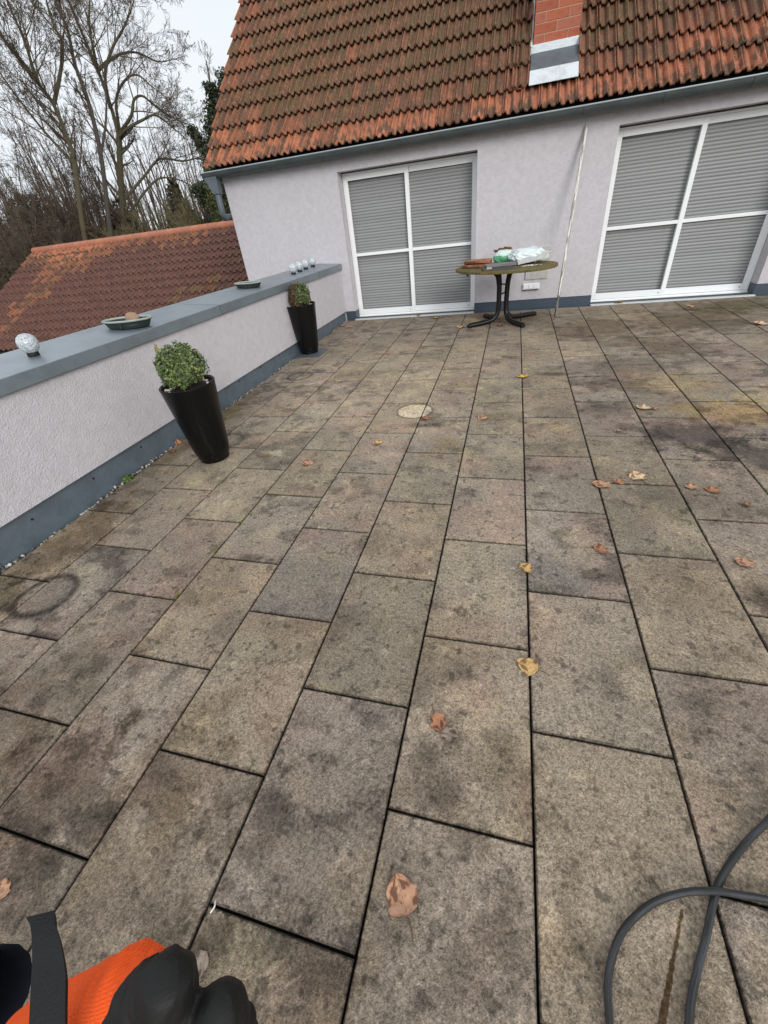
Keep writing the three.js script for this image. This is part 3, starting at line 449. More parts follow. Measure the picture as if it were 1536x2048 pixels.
// ------------------------------------------------------------------ planters
function leafBall(seed, n, rad, leaf, colours, squash = 0.95) {
  const r = rng(seed), pos = [], col = [], q = new THREE.Quaternion(), a = V(), nrm = V(), up = V(0, 1, 0), side = V(), c = new THREE.Color();
  for (let i = 0; i < n; i++) {
    const th = r() * Math.PI * 2, cy = lerp(-0.75, 1, r()), sy = Math.sqrt(1 - cy * cy), lump = 0.62 + 0.66 * fbm(Math.cos(th) * 2.3 + seed + cy * 1.5, Math.sin(th) * 2.3 + cy * 2, 3) + 0.16 * (vn(Math.cos(th) * 9 + 20, Math.sin(th) * 9 + cy * 11 + 30) - 0.5), rr = rad * lump * Math.pow(lerp(0.35, 1, r()), 0.45);
    a.set(Math.cos(th) * sy, cy * squash, Math.sin(th) * sy).multiplyScalar(rr);
    nrm.set(a.x, a.y * 1.2 + 0.3 * rad, a.z).normalize(); nrm.x += (r() - 0.5) * 1.5; nrm.y += (r() - 0.5) * 1.5; nrm.z += (r() - 0.5) * 1.5; nrm.normalize();
    side.crossVectors(nrm, up).normalize(); const f = V().crossVectors(side, nrm); const sp = r() * 6.28, s2 = side.clone().multiplyScalar(Math.cos(sp)).addScaledVector(f, Math.sin(sp)), f2 = V().crossVectors(nrm, s2);
    const L = leaf * lerp(0.7, 1.25, r()), w = L * 0.3, bend = L * 0.12;
    const p0 = a.clone().addScaledVector(f2, -L / 2), p1 = a.clone().addScaledVector(s2, w).addScaledVector(nrm, bend), p2 = a.clone().addScaledVector(f2, L / 2), p3 = a.clone().addScaledVector(s2, -w).addScaledVector(nrm, bend);
    for (const p of [p0, p1, p2, p0, p2, p3]) pos.push(p.x, p.y, p.z);
    const cc = colours(a, r); for (let k = 0; k < 6; k++) col.push(...cc);
  }
  const g = new THREE.BufferGeometry(); g.setAttribute('position', new THREE.Float32BufferAttribute(pos, 3)); g.setAttribute('color', new THREE.Float32BufferAttribute(col, 3)); g.computeVertexNormals(); return g;
}
const leafMat = new THREE.MeshPhysicalMaterial({ vertexColors: true, roughness: 0.55, side: THREE.DoubleSide, transmission: 0.0 });
const potGeo = new THREE.LatheGeometry([[0, 0.0], [0.118, 0.0], [0.124, 0.004], [0.125, 0.035], [0.128, 0.037], [0.133, 0.044], [0.148, 0.11], [0.206, 0.635], [0.210, 0.648], [0.206, 0.653], [0.195, 0.650], [0.190, 0.635], [0.186, 0.59], [0, 0.59]].map(([a, b]) => new THREE.Vector2(a, b)), 56);
function planter(label, pos, turn, seed, crown, sc) {
  const t = thing('potted_shrub', label, 'potted plant', pos, turn, 'tall black planters by the parapet');
  t.scale.setScalar(sc);
  part('pot', potGeo, M.blackGloss, t);
  part('soil', new THREE.CylinderGeometry(0.187, 0.183, 0.03, 32).translate(0, 0.602, 0), M.soil, t);
  const r = rng(seed), peb = new THREE.IcosahedronGeometry(0.014, 1);
  for (let i = 0; i < 26; i++) { const a = r() * 6.28, m = part('pebble', peb, M.pebble, t); m.position.set(Math.cos(a) * lerp(0.135, 0.175, r()), 0.622, Math.sin(a) * lerp(0.135, 0.175, r())); m.scale.set(lerp(0.6, 1.2, r()), 0.7, lerp(0.6, 1.2, r())); }
  for (let i = 0; i < 7; i++) { const a = r() * 6.28, c = new THREE.CatmullRomCurve3([V(Math.cos(a) * 0.02, 0.61, Math.sin(a) * 0.02), V(Math.cos(a) * 0.05, 0.69, Math.sin(a) * 0.05), V(Math.cos(a) * 0.11, 0.80, Math.sin(a) * 0.11)]); part('stem', new THREE.TubeGeometry(c, 6, 0.005, 5), M.wood, t); }
  part('crown', crown, leafMat, t);
}
planter('black tapered planter with dense green boxwood ball nearer the camera', [-2.555, 0, -2.69], 0.4, 41, (() => {
  const g = leafBall(3, 8500, 0.178, 0.024, (a, r) => { const k = r(), b = lerp(0.65, 1.35, r()); return k < 0.12 ? [0.26 * b, 0.30 * b, 0.09 * b] : k < 0.55 ? [0.135 * b, 0.185 * b, 0.055 * b] : [0.06 * b, 0.09 * b, 0.032 * b]; });
  g.translate(0, 0.765, 0); const sprig = leafBall(9, 60, 0.03, 0.02, () => [0.3, 0.26, 0.09]); sprig.scale(0.5, 1.8, 0.5).translate(-0.11, 0.915, 0.02); return mergeGeometries([g, sprig]);
})(), 1);
planter('black tapered planter with half brown half green boxwood near the house', [-2.99, 0.012, -5.86], 1.2, 42, leafBall(5, 5200, 0.165, 0.024, (a, r) => { const k = r(), b = lerp(0.6, 1.3, r()), green = a.x * 0.36 + a.z * 0.93 + (r() - 0.5) * 0.09 > 0.03; return green ? (k < 0.2 ? [0.2 * b, 0.23 * b, 0.06 * b] : [0.08 * b, 0.115 * b, 0.04 * b]) : k < 0.5 ? [0.16 * b, 0.098 * b, 0.04 * b] : [0.085 * b, 0.06 * b, 0.03 * b]; }).translate(0, 0.755, 0), 1);
{ const t = tag(new THREE.Mesh(rbox(0.40, 0.008, 0.42, 0.003).translate(-2.95, 0.0065, -5.82), M.zincGrey), 'flat grey drain cover plate under the black planter near house', 'drain cover'); t.name = 'drain_cover'; scene.add(t); }
{ // a weed rooted in the gravel
  const g = leafBall(17, 90, 0.05, 0.028, (a, r) => { const b = lerp(0.7, 1.3, r()); return [0.09 * b, 0.15 * b, 0.03 * b]; }, 0.5); const t = thing('weed', 'small green weed growing from the pebbles along the parapet', 'weed', [-3.115, 0.012, -2.27]); part('leaves', g, leafMat, t);
}

// ------------------------------------------------------------------ things on the coping
const onCoping = (x, z) => yin(z) + ((-3.093 - x) / 0.545) * 0.045 + 0.0005;
const crackle = dataTex(512, 512, (i, j, o) => { const x = i / 512, y = j / 512; let d1 = 9, d2 = 9; const gx = Math.floor(x * 22), gy = Math.floor(y * 14); for (let a = -1; a <= 1; a++) for (let b = -1; b <= 1; b++) { const cx = gx + a, cy = gy + b, h = ((((cx + 22) % 22) * 31 + ((cy + 14) % 14) * 57) * 13) & 65535, px = (cx + NT[h]) / 22, py = (cy + NT[(h + 999) & 65535]) / 14, d = Math.hypot((x - px) * 22, (y - py) * 14); if (d < d1) { d2 = d1; d1 = d; } else if (d < d2) d2 = d; } const e = sstep(0.0, 0.16, d2 - d1), n = vnp(x * 40, y * 40, 40), k = lerp(0.98, 0.62 + 0.36 * n, e); o[0] = k * 0.97; o[1] = k * 0.99; o[2] = k; });
const globeMat = new THREE.MeshPhysicalMaterial({ color: lin(0.93, 0.95, 0.96), map: crackle, roughness: 0.22, transmission: 0.14, thickness: 0, bumpMap: crackle, bumpScale: 0.004, clearcoat: 0.6, clearcoatRoughness: 0.1 });
const globeGeo = new THREE.LatheGeometry([[0.028, 0.0], [0.042, 0.008], [0.057, 0.028], [0.064, 0.054], [0.062, 0.078], [0.052, 0.10], [0.034, 0.115], [0.014, 0.1215], [0, 0.1225]].map(([a, b]) => new THREE.Vector2(a, b)), 40).translate(0, 0.022, 0);
const lampBase = new THREE.LatheGeometry([[0, 0], [0.036, 0], [0.037, 0.003], [0.036, 0.022], [0.030, 0.026], [0, 0.026]].map(([a, b]) => new THREE.Vector2(a, b)), 28);
const lampCore = new THREE.LatheGeometry([[0, 0.026], [0.022, 0.026], [0.022, 0.034], [0.006, 0.036], [0.004, 0.07], [0, 0.071]].map(([a, b]) => new THREE.Vector2(a, b)), 16);
[[-3.352, -2.264, 'crackled glass solar globe lamp standing alone at the near end of coping', 0.1, 0.06], [-3.356, -6.6, 'crackled glass globe lamp nearest the dish, first of four in a row', 0, 0], [-3.385, -6.90, 'second of four crackled glass globe lamps counting towards the house', 0.02, 0.5], [-3.42, -7.22, 'third of four crackled glass globe lamps counting towards the house', 0, 1], [-3.43, -7.55, 'crackled glass globe lamp closest to house wall, last of four', 0.01, 2]].forEach(([x, z, label, tilt, turn]) => {
  const t = thing('globe_lamp', label, 'solar lamp', [x, onCoping(x, z), z], turn, 'glass globe lamps on the coping'); t.rotation.z = -0.082; part('globe', globeGeo, globeMat, t); part('base', lampBase, M.blackPlastic, t); part('solar_unit', lampCore, M.steel, t);
});
function ovalDish(label, x, z, turn, L, fill, stuffIn) {
  const t = thing('oval_dish', label, 'dish', [x, onCoping(x, z), z], turn, 'oval plant dishes on the coping'); t.rotation.z = -0.05; const s = L / 0.4;
  const mk = (pts) => new THREE.LatheGeometry(pts.map(([a, b]) => new THREE.Vector2(a * 0.2, b)), 48).scale(s, s, s * 0.66);
  part('bowl', mk([[0, 0.004], [0.72, 0.004], [0.76, 0.0], [0.80, 0.004], [0.95, 0.058], [0.93, 0.058], [0.80, 0.022], [0, 0.02]]), std(lin(0.016, 0.024, 0.021), 0.5), t);
  part('rim', mk([[0.92, 0.058], [0.93, 0.068], [0.97, 0.071], [1.0, 0.066], [0.995, 0.057], [0.94, 0.056], [0.92, 0.058]]), std(lin(0.36, 0.40, 0.355), 0.6, { map: rep(wearMap, 4, 2) }), t);
  part('filling', mk([[0, 0.036], [0.5, 0.038], [0.86, 0.034], [0.87, 0.028]]), fill, t);
  const r = rng(Math.round(L * 1000));
  if (stuffIn) for (let i = 0; i < 34; i++) { const a = r() * 6.28, d = Math.sqrt(r()) * 0.8; const m = part('moss_tuft', new THREE.IcosahedronGeometry(lerp(0.008, 0.02, r()), 1), stuffIn[Math.floor(r() * stuffIn.length)], t); m.position.set(Math.cos(a) * d * 0.2 * s, 0.036 * s, Math.sin(a) * d * 0.2 * s * 0.66); m.scale.y = 0.6; }
  const clip = new THREE.BoxGeometry(0.014, 0.05, 0.012).rotateX(-0.3).translate(-0.03 * s, 0.035 * s, 0.121 * s); part('clip', clip, M.blackPlastic, t);
  return t;
}
ovalDish('oval green dish with pale rim and standing water holding a reddish stone', -3.30, -3.13, 0.48, 0.40, std(lin(0.06, 0.058, 0.045), 0.25), null);
{
  const g = mergeVertices(new THREE.IcosahedronGeometry(0.05, 3)), p = g.attributes.position; for (let i = 0; i < p.count; i++) { const k = 0.8 + 0.45 * fbm(p.getX(i) * 22 + 5, p.getY(i) * 22 + p.getZ(i) * 17, 3); p.setXYZ(i, p.getX(i) * k * 1.15, p.getY(i) * k, p.getZ(i) * k); } g.computeVertexNormals();
  const m = tag(new THREE.Mesh(g, std(lin(0.46, 0.30, 0.2), 0.9, { bumpMap: rep(bumpGrain, 2), bumpScale: 0.004 })), 'rounded reddish beige stone lying in the oval dish', 'stone'); m.name = 'stone'; m.position.set(-3.27, onCoping(-3.27, -3.15) + 0.062, -3.16); scene.add(m);
  const g2 = new THREE.IcosahedronGeometry(0.017, 1); [[-3.20, -3.18, 0.5, 'greenish pebble touching the reddish stone in the oval dish'], [-3.185, -3.215, 0.42, 'darker grey pebble at the rim of the stone dish'], [-3.215, -3.225, 0.55, 'palest of the three pebbles behind the reddish stone']].forEach(([x, z, c, lab], i) => { const q = tag(new THREE.Mesh(g2, std(lin(c, c * 1.02, c * 0.95), 0.7)), lab, 'pebble', 'pebbles in the dish'); q.name = numbered('pebble'); q.position.set(x, onCoping(x, z) + 0.045, z); q.scale.set(1, 0.8, 1.2); scene.add(q); });
}
ovalDish('oval green dish with pale rim filled with brown soil and moss', -3.385, -5.31, 0.42, 0.345, M.soil, [std(lin(0.1, 0.085, 0.04), 1), std(lin(0.05, 0.07, 0.03), 1), std(lin(0.3, 0.29, 0.24), 0.9)]);

// ------------------------------------------------------------------ table and what lies on it
const TX = -0.285, TZ = -7.17, TY = 0.762;
{
  const t = thing('garden_table', 'oval garden table with mossy top on four dark curved legs', 'table', [TX, 0, TZ], -0.45);
  const s = new THREE.Shape(); s.absellipse(0, 0, 0.745, 0.53, 0, Math.PI * 2);
  const topTex = dataTex(1024, 1024, (i, j, o) => { const x = i / 102.4, y = j / 102.4, n = fbm(x * 3, y * 3, 4), m = sstep(0.35, 0.7, fbm(x * 3.4 + 9, y * 3.4, 5)), f = 0.7 + 0.6 * fbm(x * 24, y * 24, 3); o[0] = toS(lerp(0.105, 0.165, m) * f * (0.7 + 0.6 * n)); o[1] = toS(lerp(0.082, 0.13, m) * f * (0.7 + 0.6 * n)); o[2] = toS(lerp(0.035, 0.028, m) * f); });
  const mossy = std(lin(1, 1, 1), 0.85, { map: rep(topTex, 0.5), bumpMap: rep(bumpGrain, 3), bumpScale: 0.002 });
  part('tabletop', metreUV(new THREE.ExtrudeGeometry(s, { depth: 0.02, bevelEnabled: true, bevelThickness: 0.007, bevelSize: 0.01, bevelSegments: 3, curveSegments: 48 }).rotateX(-Math.PI / 2).translate(0, TY - 0.028, 0)), mossy, t);
  const inv = new THREE.Quaternion().setFromAxisAngle(V(0, 1, 0), 0.45);
  for (const [fx, fz] of [[-0.46, 0.24], [0.285, 0.40], [0.48, -0.33], [-0.24, -0.38]]) {
    const d = V(fx, 0, fz), n = d.clone().normalize(), L = d.length(), c = V(Math.sign(fx) * 0.056, 0, Math.sign(fz) * 0.05), q = (k, y) => c.clone().addScaledVector(n, k).setY(y).applyQuaternion(inv);
    const curve = new THREE.CatmullRomCurve3([q(0.17, 0.727), q(0.10, 0.712), q(0.035, 0.65), q(0.006, 0.53), q(0, 0.40), q(0, 0.24), q(0.015, 0.14), q(0.08, 0.07), q(0.18, 0.045), q(L - 0.06, 0.03)], false, 'catmullrom', 0.5);
    const leg = part('leg', new THREE.TubeGeometry(curve, 48, 0.036, 10), M.tableMetal, t), e = q(L - 0.06, 0.027); part('foot_cap', rbox(0.07, 0.05, 0.06, 0.012).rotateY(Math.atan2(-fz, fx) + 0.45).translate(e.x, 0.026, e.z), M.blackPlastic, leg);
  }
  part('brace', merge([box(-0.07, 0.07, 0.52, 0.535, -0.012, 0.012), box(-0.012, 0.012, 0.40, 0.415, -0.07, 0.07)]), M.tableMetal, t); part('brace', box(-0.25, 0.25, 0.722, 0.731, -0.16, 0.16), M.tableMetal, t);
  part('clamp', box(-0.42, -0.40, 0.685, 0.732, 0.33, 0.35), M.blackPlastic, t);
}
{
  const prof = [[0, 0.020], [0.05, 0.026], [0.11, 0.020], [0.16, 0.004], [0.36, 0.001], [0.43, 0.017], [0.51, 0.027], [0.59, 0.017], [0.66, 0.002], [0.86, 0.004], [0.915, 0.022], [0.955, 0.024], [0.996, 0.012]];
  const solid = (cell) => { const top = tileGeo(prof, 0.24, 0.38, 0.38, 0.016, 0, cell); const p = top.clone(); const a = p.attributes.position; for (let i = 0; i < a.count; i++) a.setY(i, a.getY(i) - 0.016); const g = mergeGeometries([top, p]); g.translate(-0.12, 0, 0.19); return g; };
  [['orange', -0.70, 0.0, -7.32, 1.25, 'loose clay roof tile at the bottom of the pair on the table', 1], ['orange', -0.675, 0.05, -7.33, 1.45, 'loose orange clay roof tile lying on top of the pair', 5], ['mixed', -0.33, 0.135, -7.58, 0.5, 'broken clay tile resting on the green bag at the back', 9]].forEach(([k, x, dy, z, a, label, cell]) => {
    const m = tag(new THREE.Mesh(solid(cell), clay[k]), label, 'roof tile', 'loose roof tiles on the table'); m.name = numbered('loose_roof_tile'); m.position.set(x, TY + 0.002 + dy, z); m.rotation.y = a; if (dy > 0.1) { m.scale.set(0.8, 1.3, 0.6); m.rotation.z = 0.12; } scene.add(m);
  });
  // stuffed bag: pillow that is pinched at its seams, creased all over
  function bag(w, h, d, seed, crease, pinch) {
    const g = new THREE.SphereGeometry(1, 56, 36), p = g.attributes.position;
    for (let i = 0; i < p.count; i++) {
      let x = p.getX(i), y = p.getY(i), z = p.getZ(i); const e = 0.62, sx = Math.sign(x) * Math.pow(Math.abs(x), e), sy = Math.sign(y) * Math.pow(Math.abs(y), 0.8), sz = Math.sign(z) * Math.pow(Math.abs(z), e);
      const edge = 1 - pinch * Math.pow(Math.max(Math.abs(x)), 4), k = 1 + crease * (fbm(x * 3.1 + seed + y, z * 3.1 + seed * 2, 4) - 0.5) + crease * 0.6 * Math.abs(vn(x * 7 + seed + y * 4, z * 7 - y * 3) - 0.5);
      p.setXYZ(i, sx * w / 2 * k, Math.max(sy * edge, -0.93) * h / 2 * k, sz * d / 2 * k);
    }
    const m = mergeVertices((g.deleteAttribute('normal'), g.deleteAttribute('uv'), g)); m.computeVertexNormals(); m.computeBoundingBox(); m.translate(0, -m.boundingBox.min.y, 0); return m;
  }
  const t1 = thing('plastic_sack', 'white and silver crumpled plastic sack on the mossy table', 'sack', [0.02, TY + 0.0005, -7.28], 0.18, 'sacks on the table');
  part('body', bag(0.46, 0.168, 0.34, 2.3, 0.44, 0.45), std(lin(0.70, 0.76, 0.77), 0.36), t1);
  { const s = new THREE.PlaneGeometry(0.43, 0.10, 24, 6), p = s.attributes.position; for (let i = 0; i < p.count; i++) p.setZ(i, 0.012 * fbm(p.getX(i) * 30, p.getY(i) * 30, 3)); s.computeVertexNormals(); s.rotateX(-0.55).rotateZ(0.12).translate(0.05, 0.075, 0.172); const f = part('sealed_flap', s, std(lin(0.42, 0.43, 0.41), 0.4, { side: THREE.DoubleSide, metalness: 0.2 }), t1); const tip = new THREE.ConeGeometry(0.05, 0.16, 5).rotateZ(-1.35).scale(1, 0.8, 0.35).translate(0.255, 0.105, 0.10); part('corner', tip, std(lin(0.6, 0.64, 0.64), 0.4), t1); }
  const t2 = thing('plastic_sack', 'green printed plastic bag beside the white sack on the table', 'sack', [-0.30, TY + 0.0005, -7.42], -0.05, 'sacks on the table');
  part('body', bag(0.29, 0.17, 0.22, 5.1, 0.26, 0.25), std(lin(0.62, 0.75, 0.68), 0.4), t2);
  { const g = bag(0.294, 0.172, 0.224, 5.1, 0.26, 0.25), n = g.toNonIndexed(), p = n.attributes.position, keep = []; for (let i = 0; i < p.count; i += 3) { const y = (p.getY(i) + p.getY(i + 1) + p.getY(i + 2)) / 3, z = p.getZ(i), x = p.getX(i); if (z > 0.0 && y < 0.105 + 0.02 * vn(x * 20, 3) && y > 0.012) for (let k = 0; k < 3; k++) keep.push(p.getX(i + k), p.getY(i + k), p.getZ(i + k)); } const q = new THREE.BufferGeometry(); q.setAttribute('position', new THREE.Float32BufferAttribute(keep, 3)); const qq = mergeVertices(q); qq.computeVertexNormals(); part('printed_label', qq, std(lin(0.13, 0.42, 0.22), 0.42), t2); }
  // folded grey packet
  { const t = thing('folded_sheet', 'flat grey folded plastic packet at the front edge of table', 'packet', [-0.36, TY + 0.0005, -6.93], 0.12);
    const soft = (w, h, d, k) => { const g = new THREE.BoxGeometry(w, h, d, 20, 2, 14); const p = g.attributes.position; for (let i = 0; i < p.count; i++) { const x = p.getX(i), z = p.getZ(i); p.setY(i, p.getY(i) + h / 2 + (p.getY(i) > 0 ? 0.016 * (fbm(x * 12 + k, z * 12, 3) - 0.35) : 0)); p.setX(i, x + 0.02 * (vn(z * 9 + k, 2) - 0.5)); p.setZ(i, z + 0.02 * (vn(x * 9 + k, 5) - 0.5)); } g.computeVertexNormals(); return g; };
    part('lower_fold', soft(0.44, 0.028, 0.30, 1), std(lin(0.07, 0.066, 0.07), 0.5), t); part('upper_fold', soft(0.40, 0.022, 0.25, 4).translate(0.02, 0.036, 0), std(lin(0.16, 0.15, 0.155), 0.45), t); part('cut_edge', soft(0.07, 0.02, 0.02, 7).translate(-0.13, 0.02, 0.155), std(lin(0.42, 0.38, 0.28), 0.7), t);
  }
  { const r = rng(70), gs = []; for (let i = 0; i < 46; i++) { const g = new THREE.IcosahedronGeometry(lerp(0.006, 0.02, r() * r()), 0), a = r() * 6.28, d = Math.sqrt(r()); g.scale(1.6, 0.3, 1.2).rotateY(r() * 6).translate(0.08 + Math.cos(a) * d * 0.14, TY + 0.006, -6.93 + Math.sin(a) * d * 0.07); gs.push(g); } const m = new THREE.Mesh(merge(gs), std(lin(0.62, 0.58, 0.5), 0.9)); m.name = 'plaster_crumbs'; tag(m, 'pale plaster crumbs scattered on the mossy tabletop', 'crumbs'); stuff(m); scene.add(m); }
}
// white pole leaning on the wall
{
  const a = V(0.512, 0.002, -7.35), b = V(0.668, 2.235, -8.03), d = b.clone().sub(a), t = thing('pole', 'long white flaking pole leaning against the house wall', 'pole', [a.x, a.y, a.z]); t.quaternion.setFromUnitVectors(V(0, 1, 0), d.clone().normalize());
  const L = d.length(), pts = [[0, 0.0]]; for (let i = 0; i <= 40; i++) { const y = (i / 40) * L, k = i < 7 ? 0.019 : 0.0205; pts.push([k + 0.0016 * (NT[i * 37] - 0.5) + (i % 7 === 3 ? 0.0015 : 0), y]); } pts.push([0, L + 0.004]);
  const tex = dataTex(128, 512, (i, j, o) => { const n = fbm(i / 14, j / 22, 4), v = j / 512, w = 1 - sstep(0.50, 0.58, n) * (v < 0.16 ? 0.95 : 0.55) ; const base = v < 0.14 ? 0.5 : 0.9; o[0] = base * lerp(0.5, 1, w); o[1] = base * lerp(0.42, 1, w); o[2] = base * lerp(0.32, 0.98, w); });
  part('shaft', new THREE.LatheGeometry(pts.map(([x, y]) => new THREE.Vector2(x, y)), 14), std(lin(0.95, 0.95, 0.94), 0.55, { map: tex }), t); part('tip', new THREE.ConeGeometry(0.015, 0.03, 10).rotateX(Math.PI).translate(0, 0.012, 0), M.wood, t);
}

// ------------------------------------------------------------------ trees
class Wood { // collects tapered tubes
  constructor() { this.p = []; this.n = []; this.i = []; }
  tube(pts, rad, sides) {
    const base = this.p.length / 3, t = V(), u = V(), w = V(), ref = V(0.31, 0.2, 0.93);
    for (let k = 0; k < pts.length; k++) {
      t.subVectors(pts[Math.min(k + 1, pts.length - 1)], pts[Math.max(k - 1, 0)]).normalize(); u.crossVectors(t, ref).normalize(); w.crossVectors(t, u);
      for (let s = 0; s < sides; s++) { const a = (s / sides) * Math.PI * 2, cx = Math.cos(a), sx = Math.sin(a); const nx = u.x * cx + w.x * sx, ny = u.y * cx + w.y * sx, nz = u.z * cx + w.z * sx; this.p.push(pts[k].x + nx * rad[k], pts[k].y + ny * rad[k], pts[k].z + nz * rad[k]); this.n.push(nx, ny, nz); }
      if (k) for (let s = 0; s < sides; s++) { const a = base + (k - 1) * sides + s, b = base + (k - 1) * sides + (s + 1) % sides; this.i.push(a, b, a + sides, b, b + sides, a + sides); }
    }
  }
  geo() { const g = new THREE.BufferGeometry(); g.setAttribute('position', new THREE.Float32BufferAttribute(this.p, 3)); g.setAttribute('normal', new THREE.Float32BufferAttribute(this.n, 3)); g.setIndex(this.i); return g; }
}
// grow a branch from o along d; hand its path to the wood of its level and fork again
function grow(W, r, o, d, len, rad, lv, cfg) {
  const n = lv <= 1 ? 6 : lv === 2 ? 4 : 3, pts = [o.clone()], rads = [rad], dir = d.clone().normalize(), q = o.clone();
  for (let k = 1; k <= n; k++) {
    dir.x += (r() - 0.5) * cfg.wander; dir.y += (r() - 0.5) * cfg.wander + cfg.up * (0.05 + 0.10 * (k / n)); dir.z += (r() - 0.5) * cfg.wander; dir.normalize();
    q.addScaledVector(dir, len / n); pts.push(q.clone()); rads.push(Math.max(rad * (1 - 0.72 * (k / n)), 0.0045));
  }
  W.twigs.tube(pts, rads, lv >= 2 ? 3 : 5);
  sprout(W, r, pts, rads, len, lv, cfg);
}
function sprout(W, r, pts, rads, len, lv, cfg, from = 0.25) {
  if (lv >= cfg.levels) { if (cfg.buds && r() < cfg.buds) { const e = pts[pts.length - 1], k = 0.05 + 0.05 * r(); W.twigs.tube([e, e.clone().add(V((r() - 0.5) * 0.04, -k, (r() - 0.5) * 0.04)), e.clone().add(V((r() - 0.5) * 0.05, -k * 2, (r() - 0.5) * 0.05))], [0.004, 0.011, 0.004], 3); } return; }
  const kids = Math.round((cfg.kids[lv] ?? 4) * (0.7 + 0.6 * r()));
  for (let k = 0; k < kids; k++) {
    const f = lerp(from, 1, (k + r()) / kids) * (pts.length - 1), i = Math.min(Math.floor(f), pts.length - 2), o = pts[i].clone().lerp(pts[i + 1], f - i), ax = pts[i + 1].clone().sub(pts[i]).normalize();
    const a = r() * Math.PI * 2, u = V(0.3, 0.1, 0.9).cross(ax).normalize(), w = V().crossVectors(ax, u), side = u.multiplyScalar(Math.cos(a)).addScaledVector(w, Math.sin(a)), ang = lerp(cfg.spread[0], cfg.spread[1], r());
    const d = ax.clone().multiplyScalar(Math.cos(ang)).addScaledVector(side, Math.sin(ang)); d.y += cfg.up * 0.35;
    const L = len * lerp(cfg.ratio[0], cfg.ratio[1], r()) * (1 - 0.45 * (f / (pts.length - 1))), rr = lerp(rads[i], rads[i + 1], f - i) * lerp(0.34, 0.55, r());
    grow(W, r, o, d, L, Math.max(rr, 0.0065), lv + 1, cfg);
  }
}
const barkTex = dataTex(256, 256, (i, j, o) => { const n = fbm(i / 10, j / 24, 4); o[0] = o[1] = o[2] = 0.55 + 0.6 * n; });
const bark = { moss: std(lin(0.088, 0.077, 0.042), 0.95), grey: std(lin(0.075, 0.064, 0.05), 0.95), dark: std(lin(0.07, 0.052, 0.037), 0.95), olive: std(lin(0.15, 0.125, 0.058), 0.95), brown: std(lin(0.115, 0.075, 0.047), 0.95), twig: std(lin(0.11, 0.082, 0.057), 0.95) };
function smoothPath(list, per = 4) { const c = new THREE.CatmullRomCurve3(list.map((a) => V(...a)), false, 'catmullrom', 0.5); return c.getPoints((list.length - 1) * per); }
function bareTree(name, label, group, seed, limbs, cfg, mTrunk, mTwig, ground) {
  const first = limbs[0].p[0], t = thing(name, label, 'tree', [first[0], -3, first[2]], 0, group), W = { trunk: new Wood(), limbs: new Wood(), twigs: new Wood() }, r = rng(seed), off = V(first[0], -3, first[2]);
  limbs.forEach((l, k) => {
    let src = l.p; if (k === 0) src = [[first[0], -3.1, first[2]], ...src];
    const pts = smoothPath(src).map((p) => p.sub(off)), n = pts.length, rads = pts.map((_, i) => 0.74 * lerp(l.r[0], l.r[1], i / (n - 1)));
    const solo = new Wood(); solo.tube(pts, rads, 8); part(k === 0 ? 'trunk' : 'limb', solo.geo(), mTrunk, t);
    let len = 0; for (let i = 1; i < n; i++) len += pts[i].distanceTo(pts[i - 1]);
    const c = { ...cfg, kids: [Math.round(cfg.per * len), ...cfg.kids.slice(1)] }; sprout(W, r, pts, rads, l.reach ?? cfg.reach, 0, c, l.from ?? 0.2);
  });
  part('crown', W.twigs.geo(), mTwig, t); return t;
}
const big = { levels: 4, kids: [4, 5, 5, 4], per: 2.0, spread: [0.35, 1.0], ratio: [0.5, 0.78], reach: 3.3, wander: 0.30, up: 0.2, buds: 0.12 };
